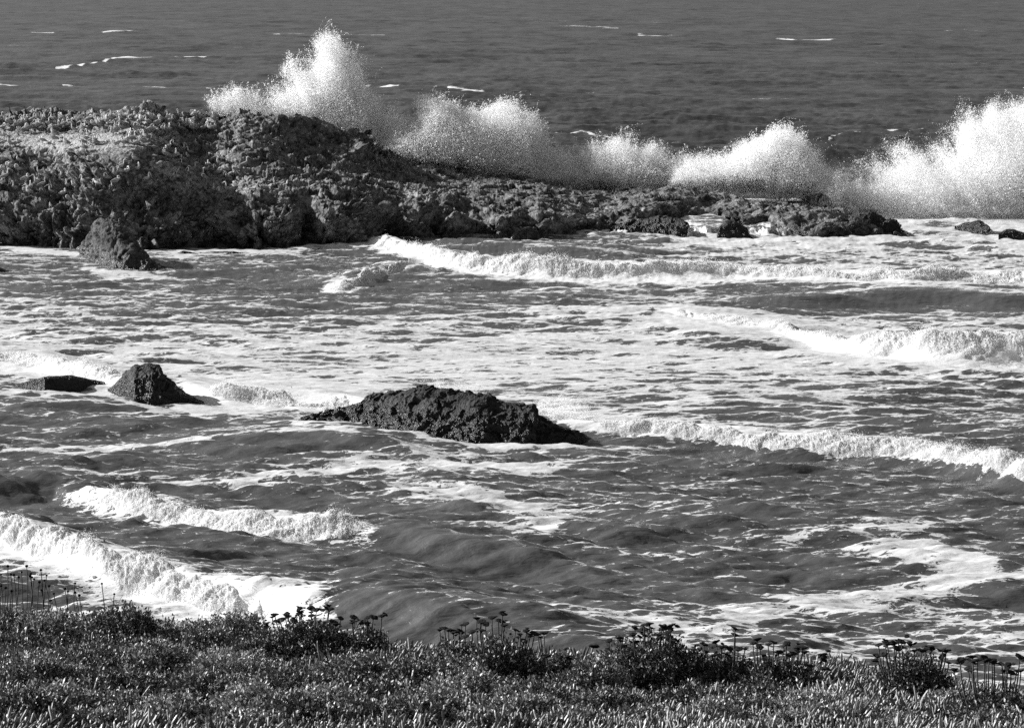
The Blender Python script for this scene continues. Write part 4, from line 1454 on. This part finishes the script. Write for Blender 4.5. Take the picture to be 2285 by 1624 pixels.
HEADS = [h2(*p) for p in [(277, 590), (300, 570), (345, 620), (388, 575), (403, 565), (412, 588), (458, 595), (458, 622), (510, 520), (512, 545), (512, 570), (607, 520), (605, 550), (605, 580), (648, 530), (750, 492), (760, 525), (237, 640), (168, 640), (788, 628), (808, 648), (850, 600), (962, 593), (950, 620), (950, 635), (1072, 597), (1125, 592), (1040, 635), (1072, 655), (1195, 578), (1680, 695), (1722, 685), (1752, 695), (1795, 700), (1795, 720), (1850, 700), (1845, 715), (1865, 655), (1895, 650), (1890, 755), (1955, 712), (1950, 725), (2030, 628), (1990, 600)]]
HEADS += [h3(*p) for p in [(18, 590), (60, 610), (195, 530), (195, 590), (210, 620), (160, 580), (30, 660), (110, 560), (295, 655), (330, 690), (320, 715), (380, 665), (400, 690), (410, 705), (445, 685), (475, 690), (495, 712), (520, 680), (365, 745), (695, 805), (705, 868), (540, 860), (650, 865), (908, 782), (1030, 740), (1115, 720), (1125, 740), (1155, 780), (1235, 640), (1305, 618), (1355, 605), (1310, 650), (1340, 660), (1365, 640), (1225, 690), (1275, 710), (1240, 750), (1310, 700), (1445, 625), (1480, 645), (1500, 640), (1520, 620), (1460, 650), (1430, 720), (1440, 735), (1490, 680), (1520, 660), (1505, 715), (1530, 745), (1415, 695), (2025, 645), (2025, 695), (1780, 768), (1800, 828), (1875, 750), (1920, 790), (1945, 785), (1740, 855), (1720, 875), (1860, 855), (1850, 920), (1985, 805), (2050, 810), (1960, 850), (1900, 905)]]
HEADS += [h4(*p) for p in [(150, 760), (185, 730), (270, 770), (315, 755), (415, 765), (205, 790), (90, 805), (350, 830), (385, 825), (440, 850), (510, 800), (545, 800), (560, 830), (500, 825), (480, 840), (230, 855), (600, 940), (580, 970), (700, 850), (700, 870), (705, 960), (1140, 775), (1195, 740), (1205, 760), (1195, 785), (1260, 765), (1295, 740), (1320, 750), (1385, 765), (1280, 800), (1320, 790), (1420, 820), (1480, 815), (1510, 810), (1555, 790), (1550, 805), (1640, 815), (1670, 820), (1640, 865), (1180, 850), (1110, 890), (1120, 850), (1690, 915), (1735, 975), (1785, 890), (1780, 905), (1875, 865), (1920, 890), (1975, 880), (2010, 890), (2030, 905), (2050, 915), (2110, 925), (2145, 935), (2160, 930), (1845, 960), (1870, 975), (2130, 980), (2180, 990), (2250, 870), (2230, 980), (2260, 980), (1980, 900), (1890, 900)]]

# bushes: centre u, foliage top v, half width px, ground v, distance, leaf count, label
BUSH = [
    (690, 1388, 95, 1480, 24.3, 2600, 'leafy bush whose thin flat seed heads stand before the foot of the nearest breaker'),
    (815, 1410, 60, 1480, 24.2, 1300, 'sparse bush with a few tall single seed heads just right of the nearest breaker'),
    (1010, 1440, 70, 1510, 23.9, 1700, 'bush with a low even row of flat seed heads, left of the tall headed bush'),
    (1115, 1432, 85, 1530, 23.6, 3000, 'dense dark bush with tall stacked seed heads in the middle of the bluff edge'),
    (1260, 1465, 60, 1530, 23.6, 1600, 'low dark bush with only a few broad seed heads at the bluff edge'),
    (1450, 1432, 125, 1550, 23.2, 4200, 'wide spreading bush topped by a crown of many flat seed heads'),
    (1620, 1470, 75, 1560, 23.3, 2200, 'bush with seed heads on long bare stalks beside the tallest single stalk'),
    (1740, 1478, 95, 1570, 23.0, 3000, 'bush crowded with small dark seed heads left of the pale succulent slope'),
    (2035, 1475, 85, 1575, 22.6, 3400, 'rounded dense bush with short seed heads right of the pale succulent slope'),
    (2215, 1545, 95, 1620, 22.0, 1500, 'thin open bush with bare branching stalks and seed heads at the right edge'),
]


def pt(u, v, Y):
    x, y, z = at_dist(u, v, Y)
    return np.array([float(x), float(y), float(z)])


def ground_under(u, v):
    """the spot of the bluff seen at that place of its slope"""
    Ys = np.linspace(16.5, 24.6, 120)
    x = (u - IW / 2) / FPX * Ys * 1.03
    pv = project(np.stack([x, Ys, ground_z(x, Ys)], 1))[1]
    k = int(np.argmin(np.abs(pv - v)))
    return np.array([x[k], Ys[k], float(ground_z(x[k], Ys[k]))])




def seed_head(c, w, rng):
    """flat topped cluster of many florets: a shallow ragged cup"""
    ns = 9
    th = np.linspace(0, 6.283, ns, endpoint=False)
    prof = [(.12, -.42), (.55, -.16), (1.0, .02), (.8, .18), (.4, .24)]
    V = []
    for r_, z in prof:
        rr = r_ * w * rng.uniform(.78, 1.15, ns)
        V.append(np.stack([rr * np.cos(th), rr * np.sin(th), z * w + rng.normal(0, .05 * w, ns)], 1))
    V = np.concatenate(V + [[[0, 0, .22 * w]]])
    tilt = rng.normal(0, .22, 2)
    V[:, 2] += V[:, 0] * tilt[0] + V[:, 1] * tilt[1]
    F = []
    for k in range(len(prof) - 1):
        for j in range(ns):
            a, b = k * ns + j, k * ns + (j + 1) % ns
            F += [(a, b, b + ns), (a, b + ns, a + ns)]
    t = (len(prof) - 1) * ns
    F += [(t + j, t + (j + 1) % ns, len(V) - 1) for j in range(ns)]
    return V + c, np.array(F)


def foliage_points(base, top_h, half, n, rng):
    """stems fan out from the base; leaves cluster round their upper parts"""
    paths, C, dirs = [], [], []
    ns = max(10, n // 45)
    for k in range(ns):
        a, q = rng.uniform(0, 6.283), math.sqrt(rng.uniform(0, 1))
        tip = base + np.array([half * q * math.cos(a), half * .8 * q * math.sin(a), top_h * (1 - .55 * q * q) * rng.uniform(.6, 1.05)])
        st = base + np.array([half * .55 * q * math.cos(a), half * .45 * q * math.sin(a), -.03])
        mid = (tip + st) / 2 + rng.normal(0, .02, 3)
        t = np.linspace(0, 1, 6)[:, None]
        P = (1 - t) ** 2 * st + 2 * t * (1 - t) * mid + t * t * tip
        paths.append((P, np.linspace(.005, .0022, 6)))
        m = n // ns
        tt = rng.uniform(.12, 1.04, m)[:, None] ** .5
        Q = (1 - tt) ** 2 * st + 2 * tt * (1 - tt) * mid + tt * tt * tip
        C.append(Q + rng.normal(0, .018, (m, 3)))
        dirs.append(np.repeat(((tip - st) / np.linalg.norm(tip - st))[None], m, 0))
    return paths, np.concatenate(C), np.concatenate(dirs)


def leafy(root, base, top_h, half, n, rng, lo=.07, hi=.2, lit=.16):
    paths, C, dr = foliage_points(base, top_h, half, n, rng)
    V, F = leaves(C, rng.uniform(.016, .038, len(C)), dr * .8, rng)
    tone = np.where(rng.uniform(0, 1, len(C)) < lit, .56, rng.uniform(lo, hi, len(C)) * .8)
    off = np.array(root.location)
    make_mesh("foliage", V - off, F, M_LEAF, False, {'tone': np.repeat(tone, 4)}, root)
    V, F = tubes(paths)
    make_mesh("branches", V - off, F, M_STEM, True, {'tone': np.full(len(V), .07)}, root)


def build_bushes():
    own = {i: [] for i in range(len(BUSH))}
    for u, v in HEADS:
        i = min(range(len(BUSH)), key=lambda k: abs(BUSH[k][0] - u) / (BUSH[k][2] + 20))
        own[i].append((u, v))
    for i, (cu, tv, hw, gv, Yb, n, lab) in enumerate(BUSH):
        rng = np.random.default_rng(500 + i)
        base = ground_under(cu, gv)
        Yb = float(base[1])
        top = pt(cu, tv, Yb)
        px = Yb / FPX
        n = int(n * 2.6)
        hw = hw * 1.15
        root = empty("seed_head_bush", base)
        tag(root, lab, 'bush', 'bushes with flat seed heads on the bluff edge')
        hgt = max(.2, top[2] - base[2]) * rng.uniform(1.05, 1.18)
        leafy(root, base, hgt, hw * px, n, rng, .04, .14, .16)
        for (u, v) in own[i]:
            Yh = Yb + rng.uniform(-.18, .18)
            c = pt(u, v, Yh)
            w = px * rng.uniform(7.0, 12.5)
            q = base + np.array([(c[0] - base[0]) * .72, (Yh - Yb) * .5, hgt * .45])
            mid = (c + q) / 2 + np.array([(c[0] - base[0]) * .12, 0, 0]) + rng.normal(0, .010, 3)
            t = np.linspace(0, 1, 7)[:, None]
            P = (1 - t) ** 2 * q + 2 * t * (1 - t) * mid + t * t * c
            V, F = tubes([(P, np.linspace(.0058, .0042, 7))])
            st = make_mesh("flower_stalk", V - base, F, M_STEM, True, {'tone': np.full(len(V), .07)}, root)
            V, F = seed_head(c, w, rng)
            k = rng.integers(0, 3)
            for _ in range(int(k)):
                V2, F2 = seed_head(c + rng.normal(0, .5, 3) * w * np.array([1.6, 1, .7]), w * .6, rng)
                F = np.concatenate([F, F2 + len(V)])
                V = np.concatenate([V, V2])
            make_mesh("flower_head", V - base, F, M_HEAD, False, {'tone': np.full(len(V), .022)}, st)


build_bushes()


def build_leafy_bushes():
    spots = [(285, 1352, 70, 1430, 24.3), (110, 1385, 80, 1440, 24.2), (30, 1365, 70, 1430, 24.3), (430, 1395, 75, 1450, 24.2), (530, 1372, 70, 1440, 24.3), (600, 1420, 70, 1480, 23.9),
             (200, 1440, 90, 1490, 23.3), (360, 1450, 90, 1510, 23.2), (520, 1465, 95, 1530, 22.9), (80, 1480, 90, 1540, 22.4), (260, 1500, 95, 1560, 21.9), (430, 1520, 90, 1580, 21.6),
             (640, 1500, 95, 1560, 22.2), (780, 1470, 80, 1540, 22.9), (930, 1490, 80, 1550, 22.8), (860, 1530, 90, 1590, 21.6), (1040, 1520, 90, 1580, 22.3), (1180, 1530, 90, 1600, 22.0),
             (1320, 1500, 80, 1570, 22.9), (1360, 1555, 80, 1610, 21.3), (1560, 1530, 85, 1590, 22.2), (1660, 1560, 75, 1610, 21.4), (1800, 1555, 80, 1610, 21.6), (1230, 1575, 70, 1620, 20.8),
             (1760, 1590, 80, 1640, 20.6), (1920, 1580, 60, 1620, 21.2), (300, 1550, 80, 1610, 20.6), (150, 1540, 80, 1600, 20.9), (560, 1550, 80, 1610, 20.8), (2110, 1555, 50, 1600, 22.2), (1080, 1590, 60, 1640, 20.2), (730, 1540, 80, 1600, 21.3),
             (60, 1560, 80, 1625, 20), (230, 1580, 90, 1635, 20), (390, 1572, 80, 1630, 20), (520, 1590, 90, 1640, 20), (660, 1570, 90, 1625, 20), (830, 1575, 80, 1630, 20), (940, 1560, 90, 1620, 20), (1160, 1568, 90, 1622, 20), (1290, 1590, 80, 1640, 20), (1450, 1580, 90, 1632, 20), (1590, 1582, 80, 1636, 20), (1700, 1540, 90, 1600, 20), (1840, 1585, 60, 1632, 20), (2020, 1600, 60, 1645, 20), (2230, 1600, 70, 1645, 20), (1000, 1480, 80, 1540, 20), (1380, 1480, 80, 1545, 20), (1540, 1490, 80, 1550, 20)]
    for i, (cu, tv, hw, gv, Yb) in enumerate(spots):
        rng = np.random.default_rng(700 + i)
        base = ground_under(cu, gv)
        Yb = float(base[1])
        top = pt(cu, tv, Yb)
        top[2] = base[2] + (top[2] - base[2]) * rng.uniform(.95, 1.55)
        root = empty("leafy_bush", base)
        back = i < 6
        lab = 'small leafy bush on the skyline of the bluff below the nearest breaker at left' if back else 'low leafy bush without seed heads in the plant cover of the bluff'
        tag(root, lab, 'bush', 'leafy bushes on the bluff skyline' if back else 'low leafy bushes on the bluff')
        bright = rng.uniform(0, 1) ** 1.6 * 1.3
        leafy(root, base, float(np.clip(top[2] - base[2], .15, .50)), hw * Yb / FPX * 1.2, 5200, rng, .05 + .05 * bright, .14 + .16 * bright, .14 + .20 * bright)


build_leafy_bushes()


def build_thrift():
    pts = [(70, 175), (238, 175), (365, 210), (193, 228), (97, 248), (124, 253), (275, 243), (167, 273), (268, 263), (285, 275), (303, 292), (416, 258), (398, 303), (352, 317), (8, 250), (8, 352), (103, 397), (371, 391), (437, 353), (452, 480), (480, 421), (580, 378), (606, 401), (671, 327), (670, 411), (708, 434), (909, 331), (50, 368), (1020, 425)]
    own = {2: 'tallest round headed stalk of the left corner, with the largest head', 26: 'lone round headed stalk farthest right of the left corner group', 23: 'round headed stalk standing alone between the crowd and the lone right one'}
    for i, (x, y) in enumerate(pts):
        rng = np.random.default_rng(900 + i)
        u, v = x * .25, 1218.7 + y * .25
        Yb = 24.2 + rng.uniform(-.3, .2)
        c = pt(u, v, Yb)
        base = np.array([c[0] + rng.normal(0, .03), Yb + rng.normal(0, .05), 0])
        base[2] = float(ground_z(base[0], base[1]))
        root = empty("sea_pink", base)
        tag(root, own.get(i, 'thin dry stalk with a round black seed head in the lower left corner'), 'plant', 'round headed stalks at lower left')
        t = np.linspace(0, 1, 8)[:, None]
        mid = (c + base) / 2 + rng.normal(0, .02, 3)
        P = (1 - t) ** 2 * base + 2 * t * (1 - t) * mid + t * t * c
        V, F = tubes([(P, np.full(8, .0042))])
        make_mesh("stalk", V - base, F, M_STEM, True, {'tone': np.full(len(V), .06)}, root)
        w = Yb / FPX * rng.uniform(2.7, 4.0) * (1.2 if i == 2 else 1)
        th = np.linspace(0, 6.283, 10, endpoint=False)
        V = [np.stack([w * math.sin(a) * np.cos(th) * rng.uniform(.85, 1.15, 10), w * math.sin(a) * np.sin(th), np.full(10, w * .85 * math.cos(a))], 1) for a in (.25, .8, 1.4, 2.0, 2.7)]
        V = np.concatenate(V) + c
        F = np.array([(k * 10 + j, k * 10 + (j + 1) % 10, k * 10 + 10 + (j + 1) % 10, k * 10 + 10 + j) for k in range(4) for j in range(10)] + [(40, 41, 42, 49), (0, 9, 8, 1)])
        make_mesh("seed_head", V - base, F, M_HEAD, False, {'tone': np.full(len(V), .012)}, root)


build_thrift()


def branchy(P0, d, L, rad, depth, rng, out):
    n = 6
    P = [np.array(P0)]
    d = np.array(d, float)
    for k in range(n):
        d = d + rng.normal(0, .22, 3)
        d /= np.linalg.norm(d)
        P.append(P[-1] + d * L / n)
    out.append((np.array(P), np.linspace(rad, rad * .5, n + 1)))
    if depth:
        for k in range(3):
            j = rng.integers(2, n + 1)
            dd = d + rng.normal(0, .6, 3)
            branchy(P[j], dd / np.linalg.norm(dd), L * rng.uniform(.4, .7), rad * .6, depth - 1, rng, out)


for i, (u, v, Yb, h, k, lab) in enumerate([
        (565, 1392, 24.2, .26, 6, 'bare dead twigs sticking up against the white foam left of centre'),
        (500, 1395, 24.3, .18, 4, 'short bare twigs at the left of the dead branched bush'),
        (1870, 1510, 23.6, .20, 4, 'few bare twigs rising behind the pale succulent slope'),
        (255, 1380, 24.2, .16, 4, 'fine wispy dry twigs behind the small dark bush at left'),
        (2150, 1560, 22.3, .14, 3, 'pale dry twig on the ground beside the thin bush at right')]):
    rng = np.random.default_rng(1200 + i)
    base = pt(u, v, Yb)
    base[2] = float(ground_z(base[0], base[1]))
    out = []
    for q in range(k):
        d = np.array([rng.normal(0, .45), rng.normal(0, .2), 1.0])
        branchy(base + np.array([rng.normal(0, .06), 0, 0]), d / np.linalg.norm(d), h * rng.uniform(.7, 1.15) + .06, .0045, 2, rng, out)
    V, F = tubes(out)
    o = make_mesh("dead_twigs", V, F, M_STEM, True, {'tone': np.full(len(V), .06 if i < 4 else .4)})
    tag(o, lab, 'twigs')
